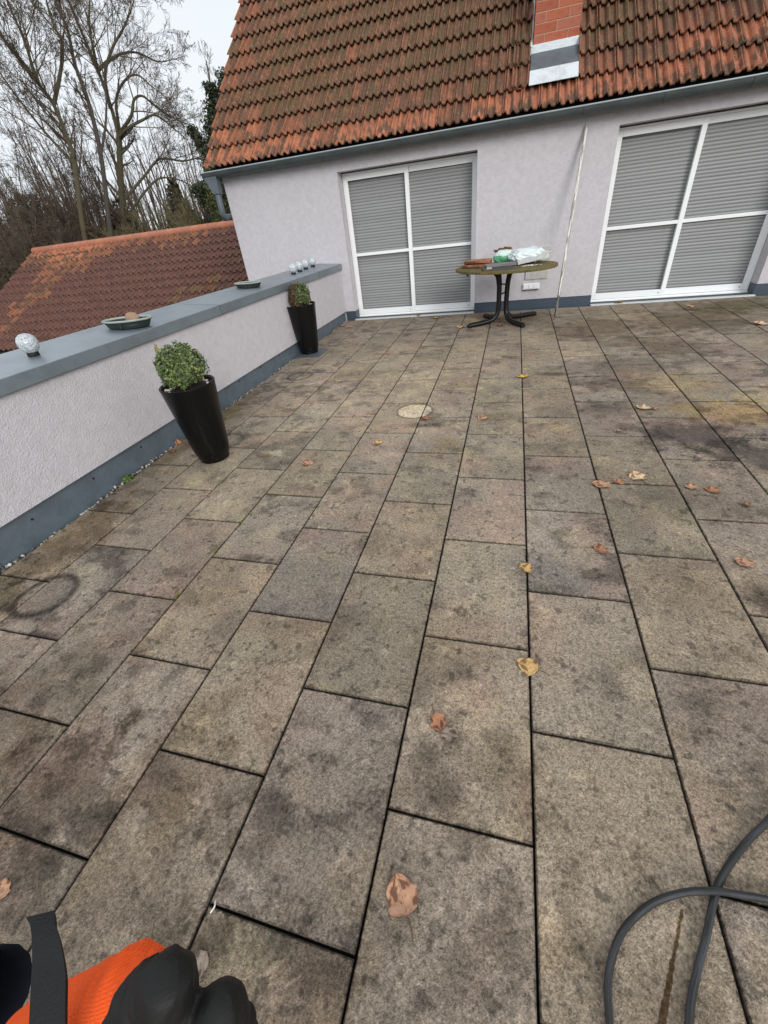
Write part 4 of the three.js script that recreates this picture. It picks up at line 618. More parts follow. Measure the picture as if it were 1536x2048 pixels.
bareTree('bare_tree', 'large bare tree with mossy forked trunk and drooping side limbs behind roof', 'bare trees behind the neighbouring roof', 101, [
  { p: [[-20.37, 0.97, -22.18], [-20.08, 2.73, -22.44], [-19.48, 4.93, -22.96], [-19.12, 6.12, -23.26]], r: [0.25, 0.17], from: 0.3 },
  { p: [[-19.15, 6.0, -23.2], [-19.27, 7.06, -23.52], [-19.27, 8.33, -23.53], [-19.34, 9.2, -23.47], [-19.43, 10.73, -23.39], [-19.48, 12.6, -23.35]], r: [0.13, 0.04] },
  { p: [[-19.2, 8.2, -23.4], [-18.72, 8.95, -23.07], [-18.56, 9.69, -23.2], [-17.9, 11.2, -23.7]], r: [0.10, 0.03] },
  { p: [[-19.12, 6.05, -23.2], [-18.13, 6.58, -23.27], [-17.85, 7.12, -23.49], [-17.5, 7.24, -23.75], [-17.17, 6.88, -23.99], [-16.65, 6.44, -24.35], [-16.06, 6.13, -24.74]], r: [0.105, 0.025] },
  { p: [[-19.0, 5.95, -23.1], [-18.1, 6.12, -22.8], [-17.42, 6.32, -23.06], [-16.89, 6.46, -23.45], [-16.42, 5.99, -23.78], [-15.99, 5.51, -24.06]], r: [0.11, 0.025] },
  { p: [[-19.27, 8.3, -23.5], [-19.0, 8.73, -24.19], [-18.5, 8.97, -24.73], [-18.04, 8.99, -25.19], [-17.4, 8.68, -25.64], [-16.9, 8.74, -26.04]], r: [0.10, 0.02] },
  { p: [[-19.85, 3.5, -22.64], [-18.72, 4.46, -23.58], [-17.96, 5.04, -24.16], [-17.1, 4.88, -24.77], [-16.36, 4.9, -25.26], [-15.88, 4.3, -25.56]], r: [0.10, 0.025] },
  { p: [[-20.1, 2.8, -22.6], [-18.94, 4.09, -24.04], [-18.29, 4.34, -24.53], [-17.54, 4.06, -25.07], [-16.88, 3.33, -25.52]], r: [0.09, 0.02] },
  { p: [[-19.25, 7.0, -23.4], [-18.78, 8.05, -23.27], [-18.23, 8.91, -23.71], [-17.71, 9.44, -24.09], [-17.21, 10.04, -24.45], [-16.61, 10.9, -24.85]], r: [0.11, 0.02] },
  { p: [[-19.1, 6.1, -23.3], [-19.2, 7.37, -23.96], [-18.65, 8.04, -24.39], [-18.15, 8.2, -24.76], [-17.81, 7.84, -25.01], [-17.3, 7.4, -25.21]], r: [0.10, 0.02] },
], big, bark.moss, bark.twig);
bareTree('bare_tree', 'tall bare tree with three upright leaders at the upper left', 'bare trees behind the neighbouring roof', 102, [
  { p: [[-19.58, 1.25, -18.77], [-18.86, 4.69, -19.48], [-18.78, 5.48, -19.56], [-18.77, 6.62, -19.58], [-18.93, 7.28, -19.41], [-18.83, 8.4, -19.51], [-18.85, 9.23, -19.49], [-18.84, 11.5, -19.51]], r: [0.17, 0.035], from: 0.22 },
  { p: [[-18.8, 6.6, -19.6], [-18.56, 7.55, -20.31], [-18.18, 8.39, -20.65], [-18.21, 9.19, -20.63], [-17.93, 11, -20.86]], r: [0.11, 0.03] },
  { p: [[-18.9, 7.19, -19.4], [-18.86, 7.78, -18.93], [-19.04, 8.35, -18.75], [-19.16, 10.0, -18.63]], r: [0.10, 0.03] },
  { p: [[-18.86, 4.69, -19.48], [-19.3, 5.9, -19.0], [-19.6, 7.2, -18.6], [-19.9, 9.0, -18.2]], r: [0.085, 0.02] },
], { ...big, per: 2.2, up: 0.22 }, bark.moss, bark.twig);
bareTree('bare_tree', 'slender bare tree with straight grey trunk just beside the large forked tree', 'bare trees behind the neighbouring roof', 103, [
  { p: [[-19.51, 1.09, -20.25], [-18.75, 4.75, -20.95], [-18.46, 6.67, -21.2], [-18.43, 7.97, -21.22], [-18.28, 8.96, -21.36], [-18.32, 9.77, -21.32], [-18.29, 11.2, -21.35]], r: [0.17, 0.04], from: 0.3 },
  { p: [[-18.7, 5.0, -20.95], [-18.0, 6.3, -21.4], [-17.6, 7.6, -21.7], [-17.5, 9.4, -21.8]], r: [0.08, 0.02] },
], { ...big, per: 1.8, reach: 1.9, up: 0.24 }, bark.grey, bark.twig);
// coppiced clumps: many thin upright stems
function coppice(name, label, group, seed, x, z, stems, height, spread, mats, cfg) {
  const t = thing(name, label, 'shrub', [x, -3, z], 0, group), r = rng(seed), W = { trunk: new Wood(), limbs: new Wood(), twigs: new Wood() };
  for (let s = 0; s < stems; s++) {
    const a = r() * 6.28, d = Math.sqrt(r()), ox = Math.cos(a) * d * spread * 0.3, oz = Math.sin(a) * d * spread * 0.3, H = height * lerp(0.65, 1.05, r()), lean = lerp(0.3, 1, d), pts = [];
    for (let k = 0; k <= 7; k++) { const f = k / 7; pts.push(V(ox + Math.cos(a) * lean * spread * f * f * 0.7 + (r() - 0.5) * 0.5 * f, -0.1 + H * f, oz + Math.sin(a) * lean * spread * f * f * 0.7 + (r() - 0.5) * 0.5 * f)); }
    const r0 = lerp(0.035, 0.07, r()), rads = pts.map((_, i) => lerp(r0, 0.008, i / 7)); const solo = new Wood(); solo.tube(pts, rads, 5); part('stem', solo.geo(), mats[0], t); sprout(W, r, pts, rads, cfg.reach, 0, cfg, 0.35);
  }
  part('crown', W.twigs.geo(), mats[1], t); return t;
}
const cop = { levels: 3, kids: [13, 6, 4], spread: [0.35, 1.15], ratio: [0.45, 0.75], reach: 2.0, wander: 0.42, up: 0.13, buds: 0.05 };
const TH = 'bare thicket behind the neighbouring roof';
[[-21.6, -17.6, 16, 10.0, 2.0, 'tall grey thicket of upright stems at the far left edge', 'grey'], [-20.6, -19.2, 18, 9.0, 1.9, 'upright thicket of bare stems beside the three leader tree', 'dark'], [-21.4, -20.8, 16, 10.0, 2.1, 'bare thicket filling the gap behind the three leader tree', 'grey'], [-22.6, -22.4, 14, 9.5, 2.2, 'bare thicket behind the large forked tree trunk', 'brown'], [-19.9, -16.2, 14, 7.0, 1.9, 'low brown thicket above the roof corner', 'brown'], [-18.4, -24.0, 13, 6.6, 2.0, 'olive thicket to the house side of the forked trunk', 'olive'], [-16.4, -22.6, 14, 6.0, 2.1, 'olive brown bushy shrub close to the downpipe', 'olive'], [-17.6, -26.5, 14, 6.8, 2.4, 'thin bare shrub far behind the olive bushes', 'grey'], [-20.2, -15.0, 12, 6.0, 1.8, 'dark brown shrub at the left edge over the roof', 'dark'], [-17.7, -20.6, 14, 5.6, 2.0, 'mossy olive brush standing in front of the forked trunk', 'olive'], [-18.6, -18.2, 12, 5.0, 1.8, 'olive brush just over the middle of the orange ridge', 'olive'], [-15.2, -20.4, 12, 5.2, 1.6, 'thin olive brush between forked tree and evergreen column', 'olive']]
  .forEach(([x, z, n, h, s, label, m], i) => coppice('bare_shrub', label, TH, 200 + i, x, z, n, h, s, [bark[m], m === 'olive' ? bark.olive : bark.twig], cop));
// evergreens
function leafCloud(r, n, place, size, colours) {
  const pos = [], col = [], nrm = V(), s = V(), f = V(), a = V();
  for (let i = 0; i < n; i++) { place(a); nrm.set(r() - 0.5, r() - 0.3, r() - 0.5).normalize(); s.set(r() - 0.5, r() - 0.5, r() - 0.5).cross(nrm).normalize(); f.crossVectors(nrm, s); const L = size * lerp(0.6, 1.3, r()), p = (u, v) => pos.push(a.x + s.x * u + f.x * v, a.y + s.y * u + f.y * v, a.z + s.z * u + f.z * v); p(-L * 0.4, 0); p(0, -L / 2); p(L * 0.4, 0); p(-L * 0.4, 0); p(L * 0.4, 0); p(0, L * 0.6); const c = colours(r); for (let k = 0; k < 6; k++) col.push(...c); }
  const g = new THREE.BufferGeometry(); g.setAttribute('position', new THREE.Float32BufferAttribute(pos, 3)); g.setAttribute('color', new THREE.Float32BufferAttribute(col, 3)); g.computeVertexNormals(); return g;
}
const ivyMat = new THREE.MeshStandardMaterial({ vertexColors: true, roughness: 0.7, side: THREE.DoubleSide });
{ // tree wrapped in ivy next to the roof edge
  const t = bareTree('ivy_tree', 'tall tree wrapped in dark ivy right beside the house roof', null, 110, [
    { p: [[-14.25, 1, -23.05], [-14.2, 3.2, -23.1], [-14.0, 4.8, -23.15], [-13.65, 6.1, -23.25], [-13.45, 7.7, -23.25]], r: [0.2, 0.03], from: 0.3 }, { p: [[-14.1, 4.0, -23.15], [-14.6, 4.7, -22.95], [-15.0, 5.6, -22.85]], r: [0.07, 0.02] }, { p: [[-13.9, 5.1, -23.15], [-13.4, 5.9, -23.55], [-13.0, 7.0, -23.75]], r: [0.07, 0.02] }], { ...big, levels: 3, reach: 1.5, per: 2.5 }, bark.grey, bark.twig);
  const r = rng(111), path = smoothPath([[0, 4.2, 0], [0.05, 6.2, -0.05], [0.25, 7.8, -0.1], [0.6, 9.1, -0.2], [0.75, 10.0, -0.2]], 10), br = [smoothPath([[0.1, 7.2, -0.1], [-0.35, 8.0, 0.1], [-0.55, 8.6, 0.2]], 6), smoothPath([[0.3, 8.6, -0.1], [0.8, 9.3, -0.5], [1.2, 10.3, -0.7]], 6), smoothPath([[0, 6.0, 0], [-0.7, 6.5, 0.2], [-1.3, 6.4, 0.3]], 6), smoothPath([[0, 5.4, 0], [-0.6, 5.9, 0.1], [-1.0, 6.1, 0.3]], 6)];
  const g = leafCloud(r, 12000, (a) => { const k = r(); if (k < 0.55) { const i = Math.floor(r() * (path.length - 1)); a.copy(path[i]); const w = lerp(0.62, 0.16, i / path.length) * (0.5 + 0.9 * vn(i * 0.7, 3)); a.x += (r() + r() - 1) * w * 1.6; a.y += (r() - 0.5) * 0.3; a.z += (r() + r() - 1) * w * 1.6; } else { const b = br[Math.floor(r() * 4)], i = Math.floor(r() * b.length); a.copy(b[i]); const w = 0.42 * (1 - 0.4 * i / b.length); a.x += (r() + r() - 1) * w; a.y += (r() + r() - 1) * w; a.z += (r() + r() - 1) * w; } }, 0.11, (r2) => { const b = lerp(0.6, 1.3, r2()); return r2() < 0.25 ? [0.065 * b, 0.075 * b, 0.03 * b] : [0.032 * b, 0.045 * b, 0.022 * b]; });
  part('ivy', g, ivyMat, t);
}
{ // green column behind the downpipe
  const t = thing('evergreen_shrub', 'mossy green columnar evergreen directly behind the downpipe', 'shrub', [-11.95, -3, -18.6]), r = rng(112), W = new Wood(); W.tube([V(0, -0.1, 0), V(0.03, 3, 0), V(0, 6.4, 0)], [0.09, 0.06, 0.02], 6); part('trunk', W.geo(), bark.dark, t);
  part('crown', leafCloud(r, 4200, (a) => { const y = lerp(1.6, 6.9, Math.sqrt(r())), w = 0.42 * Math.sin(Math.min(1, (7.1 - y) / 2.2) * 1.57) * (0.7 + 0.6 * vn(y * 2.5, 4)), th = r() * 6.28, d = Math.pow(r(), 0.4) * w; a.set(Math.cos(th) * d, y, Math.sin(th) * d); }, 0.075, (r2) => { const b = lerp(0.6, 1.3, r2()); return r2() < 0.3 ? [0.12 * b, 0.13 * b, 0.025 * b] : [0.05 * b, 0.065 * b, 0.018 * b]; }), ivyMat, t);
}
{ // holly-like evergreens low at the left
  const r = rng(113);
  [[-20.4, -15.5, 3.6, 1.5, 'dark evergreen bush with withered brown leaves at the left edge'], [-21.5, -18.2, 5.2, 1.6, 'dark evergreen bush deep in the left thicket'], [-22.2, -21.0, 4.8, 1.8, 'dark ivy covered bush behind the orange ridge'], [-19.6, -22.6, 4.4, 1.3, 'low ivy covered bush beside the forked trunk']].forEach(([x, z, h, w, label], q) => {
    const t = thing('evergreen_bush', label, 'bush', [x, -3, z], 0, 'evergreen bushes among the bare trees'), W = new Wood(); for (let k = 0; k < 6; k++) { const a = r() * 6.28; W.tube([V(0, -0.1, 0), V(Math.cos(a) * w * 0.3, h * 0.5, Math.sin(a) * w * 0.3), V(Math.cos(a) * w * 0.7, h * 1.1, Math.sin(a) * w * 0.7)], [0.06, 0.04, 0.012], 5); } part('stems', W.geo(), bark.dark, t);
    const c = []; for (let k = 0; k < 34; k++) { const a = r() * 6.28, y = lerp(1.2, h * 1.25, r()), d = w * Math.sqrt(r()) * Math.sqrt(1 - (y / (h * 1.4)) ** 2 * 0.8); c.push([Math.cos(a) * d, y, Math.sin(a) * d, lerp(0.25, 0.6, r())]); }
    part('crown', leafCloud(r, 3200, (a) => { const k = c[Math.floor(r() * c.length)], th = r() * 6.28, u = r() * 2 - 1, d = k[3] * Math.pow(r(), 0.4), sq = Math.sqrt(1 - u * u); a.set(k[0] + Math.cos(th) * sq * d, k[1] + u * d * 0.8, k[2] + Math.sin(th) * sq * d); }, 0.10, (r2) => { const b = lerp(0.6, 1.3, r2()); return r2() < (q ? 0.3 : 0.5) ? [0.10 * b, 0.062 * b, 0.03 * b] : [0.04 * b, 0.045 * b, 0.02 * b]; }), ivyMat, t);
  });
}
{ // wood far behind: nobody could count its stems
  const r = rng(120), W = new Wood(), T = new Wood(), ww = { limbs: W, twigs: T };
  for (let i = 0; i < 420; i++) {
    const az = lerp(-1.02, -0.46, r()), D = lerp(36, 62, r()), x = Math.sin(az) * D * 1.0, z = -Math.cos(az) * D, H = lerp(7, 12, r()), pts = []; for (let k = 0; k <= 5; k++) pts.push(V(x + (r() - 0.5) * 0.5 * k / 3, -3.1 + (H * k) / 5, z + (r() - 0.5) * 0.5 * k / 3));
    const rads = pts.map((_, k) => lerp(0.11, 0.015, k / 5)); W.tube(pts, rads, 4); sprout(ww, r, pts, rads, 2.2, 1, { levels: 3, kids: [0, 13, 4], spread: [0.3, 0.9], ratio: [0.4, 0.7], wander: 0.3, up: 0.28 }, 0.2);
  }
  const m = new THREE.Mesh(mergeGeometries([W.geo(), T.geo()]), bark.twig); m.name = 'distant_wood'; tag(m, 'distant bare wood behind the trees and roofs', 'woods'); stuff(m); scene.add(m);
  const hedge = new THREE.Mesh(leafCloud(r, 42000, (a) => { const az = lerp(-1.1, -0.42, r()), D = lerp(30, 46, r()); a.set(Math.sin(az) * D, -3 + (4.6 + 3.0 * vn(az * 30, 2)) * Math.pow(r(), 0.75), -Math.cos(az) * D); }, 0.26, (r2) => { const b = lerp(0.6, 1.2, r2()); return r2() < 0.5 ? [0.085 * b, 0.06 * b, 0.03 * b] : [0.05 * b, 0.05 * b, 0.022 * b]; }), ivyMat); hedge.name = 'undergrowth'; tag(hedge, 'brown and dark green undergrowth below the distant trees', 'undergrowth'); stuff(hedge); scene.add(hedge);
}

// ------------------------------------------------------------------ fallen leaves
{
  const leafTex = dataTex(256, 256, (i, j, o) => { const x = i / 128 - 1, y = j / 256, n = fbm(i / 22, j / 22, 4), vein = Math.min(Math.abs(x), Math.abs(((y * 6 + Math.abs(x) * 2.2) % 1) - 0.5) * 0.6 + 0.02), k = lerp(0.78, 1, sstep(0.0, 0.05, vein)) * (0.75 + 0.5 * n), spot = sstep(0.50, 0.66, fbm(i / 60 + 40, j / 60, 4)); o[0] = lerp(1.0 * k, 0.5, spot * 0.75); o[1] = lerp(1.0 * k, 0.42, spot * 0.75); o[2] = lerp(1.0 * k, 0.36, spot * 0.75); });
  const cols = { peach: [0.50, 0.275, 0.165], tan: [0.60, 0.38, 0.15], yellow: [0.68, 0.42, 0.06], rust: [0.42, 0.19, 0.095], cream: [0.70, 0.50, 0.31], grey: [0.27, 0.21, 0.16], brown: [0.30, 0.15, 0.09] };
  const mats = Object.fromEntries(Object.entries(cols).map(([k, c]) => [k, std(lin(...c), 0.7, { map: leafTex, side: THREE.DoubleSide })])), stalkMat = std(lin(0.12, 0.06, 0.035), 0.8);
  function blade(kind, seed) { // outline half-width along the midrib; curled and dented
    const r = rng(seed), nu = 10, nv = 12, pos = [], uv = [], idx = [], s = seed * 3.1, curl = lerp(0.5, 1.5, r()), fold = kind === 2 ? 1.1 : lerp(-0.1, 0.7, r());
    for (let j = 0; j <= nv; j++) for (let i = 0; i <= nu; i++) {
      const v = j / nv, u = (i / nu) * 2 - 1; let w = kind === 1 ? 0.46 * Math.pow(Math.sin(Math.PI * Math.pow(v, 0.7)), 0.6) : 0.42 * Math.pow(Math.sin(Math.PI * Math.pow(v, 0.85)), 0.75); w *= 0.80 + 0.34 * vn(v * 5 + s, (u > 0 ? 3 : 8)) + 0.06 * vn(v * 19 + s, 5); if (kind === 3 && u > 0.1) w *= 0.55 + 0.5 * vn(v * 6 + s, 1);
      let x = u * w, z = 0.5 - v; let y = 0.02 + Math.abs(u) * w * fold * 0.55 + curl * 0.16 * (v - 0.5) ** 2 * 4 * 0.5 + 0.14 * (vn(u * 2.5 + s, v * 4) - 0.4); pos.push(x, Math.max(y, 0.004), z); uv.push((u + 1) / 2, v);
    }
    for (let j = 0; j < nv; j++) for (let i = 0; i < nu; i++) { const a = j * (nu + 1) + i; idx.push(a, a + 1, a + nu + 1, a + 1, a + nu + 2, a + nu + 1); }
    const g = new THREE.BufferGeometry(); g.setAttribute('position', new THREE.Float32BufferAttribute(pos, 3)); g.setAttribute('uv', new THREE.Float32BufferAttribute(uv, 2)); g.setIndex(idx); g.computeVertexNormals(); return g;
  }
  const G = []; for (let i = 0; i < 8; i++) G.push(blade(i % 4, 11 + i));
  const stalk = new THREE.TubeGeometry(new THREE.CatmullRomCurve3([V(0, 0.03, 0.48), V(0.03, 0.02, 0.75), V(-0.02, 0.03, 1.05)]), 8, 0.014, 5);
  // x, z, size, turn, colour, shape, label
  const L = [
    [0.005, -4.586, 0.13, 1.9, 'yellow', 0, 'bright yellow fallen leaf, the only yellow one on the middle slabs'], [-0.854, -3.512, 0.10, 0.8, 'rust', 2, 'small curled rust leaf at the edge of the round pale stain'], [-1.171, -3.01, 0.10, 2.2, 'tan', 3, 'small tan leaf with darker spots between round stain and planter'], [-1.654, -2.631, 0.10, 2.5, 'peach', 1, 'peach leaf with long stalk nearest the near planter'],
    [-0.343, -3.54, 0.11, 0.4, 'peach', 1, 'rounded peach leaf beside the round pale stain'], [0.965, -3.748, 0.14, 1.1, 'cream', 3, 'large cream leaf with folded tip on the dark right slabs'], [1.04, -3.73, 0.07, 0.3, 'peach', 2, 'small peach leaf scrap touching the large cream leaf'], [0.466, -2.495, 0.125, 1.45, 'peach', 0, 'broad peach leaf lying across a long joint, first of three in a row'],
    [0.574, -2.541, 0.08, 1.2, 'rust', 3, 'small rusty leaf between the broad peach leaf and the cream leaf'], [0.696, -2.618, 0.12, 0.4, 'cream', 1, 'cream and pink leaf, third of three in a row'], [0.97, -2.511, 0.085, 1.6, 'peach', 0, 'small plain peach leaf near the right edge'], [1.072, -2.487, 0.10, 1.3, 'rust', 3, 'curled peach brown leaf close to the small plain one'],
    [1.189, -2.347, 0.055, 0.9, 'brown', 2, 'tiny brown leaf near the right picture edge'], [0.37, -1.852, 0.105, 1.0, 'rust', 3, 'orange leaf with torn edge alone on a grey slab'], [-0.01, -1.645, 0.10, 0.7, 'tan', 2, 'golden folded leaf lying over the middle joint'], [1.002, -1.837, 0.105, 1.1, 'peach', 0, 'peach leaf with brown lines at the right edge'],
    [-0.01, -1.08, 0.115, 1.25, 'tan', 1, 'round golden leaf with long stalk over the middle joint'], [-0.33, -0.775, 0.10, 3.6, 'rust', 3, 'half rust half grey two lobed leaf'], [-0.28, -0.74, 0.10, 4.6, 'grey', 3, 'grey torn leaf half against the rusty half'], [-0.359, -0.278, 0.125, 0.55, 'peach', 1, 'large notched peach leaf with long stalk at the bottom centre'],
    [-0.855, -0.01, 0.10, 2.8, 'grey', 3, 'crumpled grey beige leaf behind the orange glove'], [-1.56, -0.003, 0.09, 1.9, 'peach', 0, 'peach leaf cut by the left picture edge'], [-1.746, -5.655, 0.09, 1, 'peach', 0, 'small pale leaf on the slabs between planters and door'], [-0.902, -6.963, 0.15, 1.2, 'tan', 1, 'golden leaf on a joint left of the table feet'],
    [-0.298, -6.925, 0.13, 1.7, 'brown', 0, 'brown leaf lying between the table feet'], [-1.409, -7.714, 0.14, 1.5, 'tan', 3, 'golden leaf in front of the shuttered door'], [2.76, -6.331, 0.17, 0.9, 'cream', 3, 'cream leaf at the far right picture edge'], [1.496, -7.99, 0.15, 1.4, 'tan', 2, 'tan leaf on the drain grating of the wide door'],
    [-3.118, -2.93, 0.08, 2, 'rust', 2, 'rust leaf standing against the skirting left of the planter'], [-3.06, -2.76, 0.10, 1, 'brown', 3, 'brown leaf on the slab edge left of the planter'], [-2.866, -7.391, 0.11, 0.5, 'tan', 0, 'tan leaf in the corner by parapet and door'], [-3.05, -7.5, 0.14, 2.1, 'rust', 3, 'rusty leaf on the pebbles at the inner corner'], [-1.75, -7.99, 0.13, 0.2, 'brown', 2, 'brown curled leaf on the grating of the door next to parapet'], [0.458, -7.131, 0.08, 0.2, 'brown', 0, 'small brown leaf near the foot of the pole'],
    [0.70, -3.28, 0.07, 1.7, 'grey', 2, 'thin grey brown leaf scrap in a joint of the dark slabs'], [2.35, -7.5, 0.12, 0.6, 'cream', 0, 'small cream leaf below the wide door'],
  ];
  L.forEach(([x, z, s, a, c, k, label], i) => {
    const t = thing('fallen_leaf', label, 'leaf', [x, 0.002, z], a, 'dry leaves scattered on the terrace'); t.scale.setScalar(s * (z > -2.2 ? 0.76 : 0.88)); part('blade', G[(k + (i % 2) * 4) % 8], mats[c], t); if ([0, 3, 9, 13, 14, 16, 17, 19].includes(i)) part('stalk', stalk, stalkMat, t); if (i === 28) t.rotation.z = 0.9;
  });
}
// ------------------------------------------------------------------ hose
{
  const R0 = 0.0087, path = [[0.148, 0.9], [0.142, 0.35], [0.150, -0.02], [0.154, -0.19], [0.163, -0.25], [0.203, -0.33], [0.283, -0.405], [0.362, -0.447, 0.006], [0.44, -0.468, 0.0178], [0.507, -0.478, 0.008], [0.59, -0.485], [0.80, -0.46], [1.06, -0.50], [1.2, -0.72], [1.05, -0.93], [0.83, -0.86], [0.655, -0.685], [0.560, -0.598], [0.468, -0.495], [0.443, -0.452], [0.403, -0.375], [0.367, -0.312], [0.325, -0.225], [0.29, -0.1], [0.27, 0.2], [0.30, 0.9]];
  const c = new THREE.CatmullRomCurve3(path.map(([x, z, y = 0]) => V(x, R0 + 0.0012 + y, z)), false, 'centripetal');
  const t = tag(new THREE.Mesh(new THREE.TubeGeometry(c, 420, R0, 12), std(lin(0.042, 0.045, 0.05), 0.5, { map: dataTex(256, 64, (i, j, o) => { const n = fbm(i / 5, j / 9, 4), d = sstep(0.45, 0.68, n), k = 0.55 + 0.55 * d + 0.15 * NT[(i * 31 + j * 97) & 65535]; o[0] = k; o[1] = k * 0.99; o[2] = k * 0.96; }), bumpMap: rep(bumpGrain, 60, 2), bumpScale: 0.0004 })), 'dark grey rubber hose looped over itself on the slabs', 'hose'); t.name = 'hose'; scene.add(t);
}
{ const c = new THREE.CatmullRomCurve3([V(-0.880, 0.004, -0.115), V(-0.874, 0.008, -0.130), V(-0.880, 0.004, -0.140)]); const t = tag(new THREE.Mesh(new THREE.TubeGeometry(c, 12, 0.0022, 5), std(lin(0.8, 0.78, 0.72), 0.9)), 'small white thread caught in a slab joint', 'thread'); t.name = 'thread'; scene.add(t); }

// ------------------------------------------------------------------ the photographer's gloved hand and a strap
{
  // rounded-cone distance field of the glove, meshed on a fine grid
  const J = { wrist: V(-0.519, 1.0109, 0.125), a: V(-0.4465, 1.091, 0.0661), b: V(-0.3714, 1.1752, 0.016), i1: V(-0.3576, 1.1867, 0.0156), i2: V(-0.3331, 1.2113, 0.0082), i3: V(-0.3274, 1.1827, 0.0214), i4: V(-0.350, 1.160, 0.035), m1: V(-0.3421, 1.1548, 0.0344), m2: V(-0.302, 1.1952, 0.0097), m3: V(-0.2934, 1.1662, 0.0222), m4: V(-0.322, 1.140, 0.042) };
  const off = (p, x, y, z) => p.clone().add(V(x, y, z)), bones = [
    [J.wrist, J.a, 0.044, 0.045], [J.a, J.b, 0.045, 0.0225], [J.a, J.m1, 0.040, 0.022], [J.b, J.i1, 0.0215, 0.0165],
    [J.i1, J.i2, 0.0165, 0.0160], [J.i2, J.i3, 0.0158, 0.0145], [J.i3, J.i4, 0.0145, 0.0125], // index finger
    [J.m1, J.m2, 0.0175, 0.0152], [J.m2, J.m3, 0.0150, 0.014], [J.m3, J.m4, 0.014, 0.012], // middle finger
    [off(J.m1, 0.008, -0.03, 0.012), off(J.m2, 0.012, -0.035, 0.016), 0.017, 0.0145], [off(J.m2, 0.012, -0.035, 0.016), off(J.m3, 0.006, -0.037, 0.016), 0.0145, 0.013], // ring finger
    [off(J.m1, 0.0, -0.058, 0.03), off(J.m2, 0.0, -0.068, 0.034), 0.0155, 0.0135], [off(J.m2, 0.0, -0.068, 0.034), off(J.m3, -0.006, -0.066, 0.034), 0.0135, 0.012], // little finger
    [off(J.a, 0.03, 0.0, 0.035), off(J.i4, -0.012, -0.006, 0.03), 0.02, 0.016], [off(J.i4, -0.012, -0.006, 0.03), off(J.i4, 0.016, -0.005, 0.026), 0.0155, 0.0135], // thumb closed against the fingers
  ];
  const F0 = V(-0.3955, 1.150, 0.030), dipDir = V(0.83, 0.20, -0.10).normalize();
  const cen = V(-0.40, 1.10, 0.06), half = 0.145, N = 124, mc = new MarchingCubes(N, new THREE.MeshBasicMaterial(), false, false, 600000), q = V(), ab = V(), ap = V();
  for (let k = 0; k < N; k++) for (let j = 0; j < N; j++) for (let i = 0; i < N; i++) {
    q.set(((i - N / 2) / (N / 2)) * half + cen.x, ((j - N / 2) / (N / 2)) * half + cen.y, ((k - N / 2) / (N / 2)) * half + cen.z); let acc = 0; const kk = 650;
    for (const [a, b, ra, rb] of bones) { ab.subVectors(b, a); ap.subVectors(q, a); const h = clamp(ap.dot(ab) / ab.lengthSq(), 0, 1), fing = ra < 0.0185, d = ap.addScaledVector(ab, -h).length() - lerp(ra, rb, h) * (fing ? 0.9 : 1) + (fing ? 0.0016 * (Math.exp(-(((h - 0.25) / 0.06) ** 2)) + Math.exp(-(((h - 0.52) / 0.05) ** 2)) + Math.exp(-(((h - 0.8) / 0.06) ** 2))) : 0); acc += Math.exp(-kk * d); }
    let d = -Math.log(acc + 1e-30) / kk; d += 0.0016 * (vn((q.x + q.y) * 75 + 50, (q.y - q.x) * 160 + q.z * 60) - 0.5) + 0.0012 * (vn(q.x * 210, q.y * 210 + q.z * 90) - 0.5); { const wr = Math.abs(vn(q.x * 60 + q.y * 40 + 9, q.y * 110 - q.z * 70 + 40) - 0.5), dip = sstep(0.02, 0.05, q.clone().sub(F0).dot(dipDir) + (q.z - 0.03) * 0.35); d += dip * (0.0045 * (0.2 - wr) - 0.0009); } mc.field[i + j * N + k * N * N] = -d;
  }
  mc.isolation = 0; mc.update(); const n = mc.count, pk = [], nk = [], pb = [], nb = [];
  // knitted back and cuff are orange, palm and fingers are dipped in black
  for (let i = 0; i < n; i += 3) {
    const P = []; for (let c = 0; c < 3; c++) P.push(V(mc.positionArray[(i + c) * 3] * half + cen.x, mc.positionArray[(i + c) * 3 + 1] * half + cen.y, mc.positionArray[(i + c) * 3 + 2] * half + cen.z));
    const S = P.map((m) => m.clone().sub(F0).dot(dipDir) + (m.z - 0.03) * 0.35 - 0.036 + 0.004 * (vn(m.y * 160, m.z * 160) - 0.5)), A = [], B = []; // cut the triangle where the dip ends
    for (let c = 0; c < 3; c++) { const d = (c + 1) % 3; (S[c] > 0 ? B : A).push(P[c]); if (S[c] > 0 !== S[d] > 0) { const x = P[c].clone().lerp(P[d], S[c] / (S[c] - S[d])); A.push(x); B.push(x); } }
    for (const [poly, out] of [[A, pk], [B, pb]]) for (let c = 1; c + 1 < poly.length; c++) for (const v of [poly[0], poly[c], poly[c + 1]]) out.push(v.x, v.y, v.z);
  }
  const geo = (p) => { const g = new THREE.BufferGeometry(); g.setAttribute('position', new THREE.Float32BufferAttribute(p, 3)); const w = mergeVertices(g, 1e-5); w.computeVertexNormals(); const x = w.attributes.position, uv = new Float32Array(x.count * 2); for (let i = 0; i < x.count; i++) { uv[i * 2] = (x.getX(i) + x.getZ(i)) * 1; uv[i * 2 + 1] = x.getY(i); } w.setAttribute('uv', new THREE.BufferAttribute(uv, 2)); return w; };
  const knit = grey(256, (i, j) => 0.5 + 0.5 * Math.sin((j / 256) * Math.PI * 32 + Math.sin((i / 256) * Math.PI * 32) * 1.2));
  const t = thing('person', 'hand in orange knitted glove with black dipped fingers at the bottom edge', 'person');
  part('glove', geo(pk), new THREE.MeshPhysicalMaterial({ color: lin(1.0, 0.10, 0.006), roughness: 0.95, sheen: 0.6, sheenColor: lin(1, 0.25, 0.05), sheenRoughness: 0.6, bumpMap: rep(knit, 22), bumpScale: 0.0009 }), t);
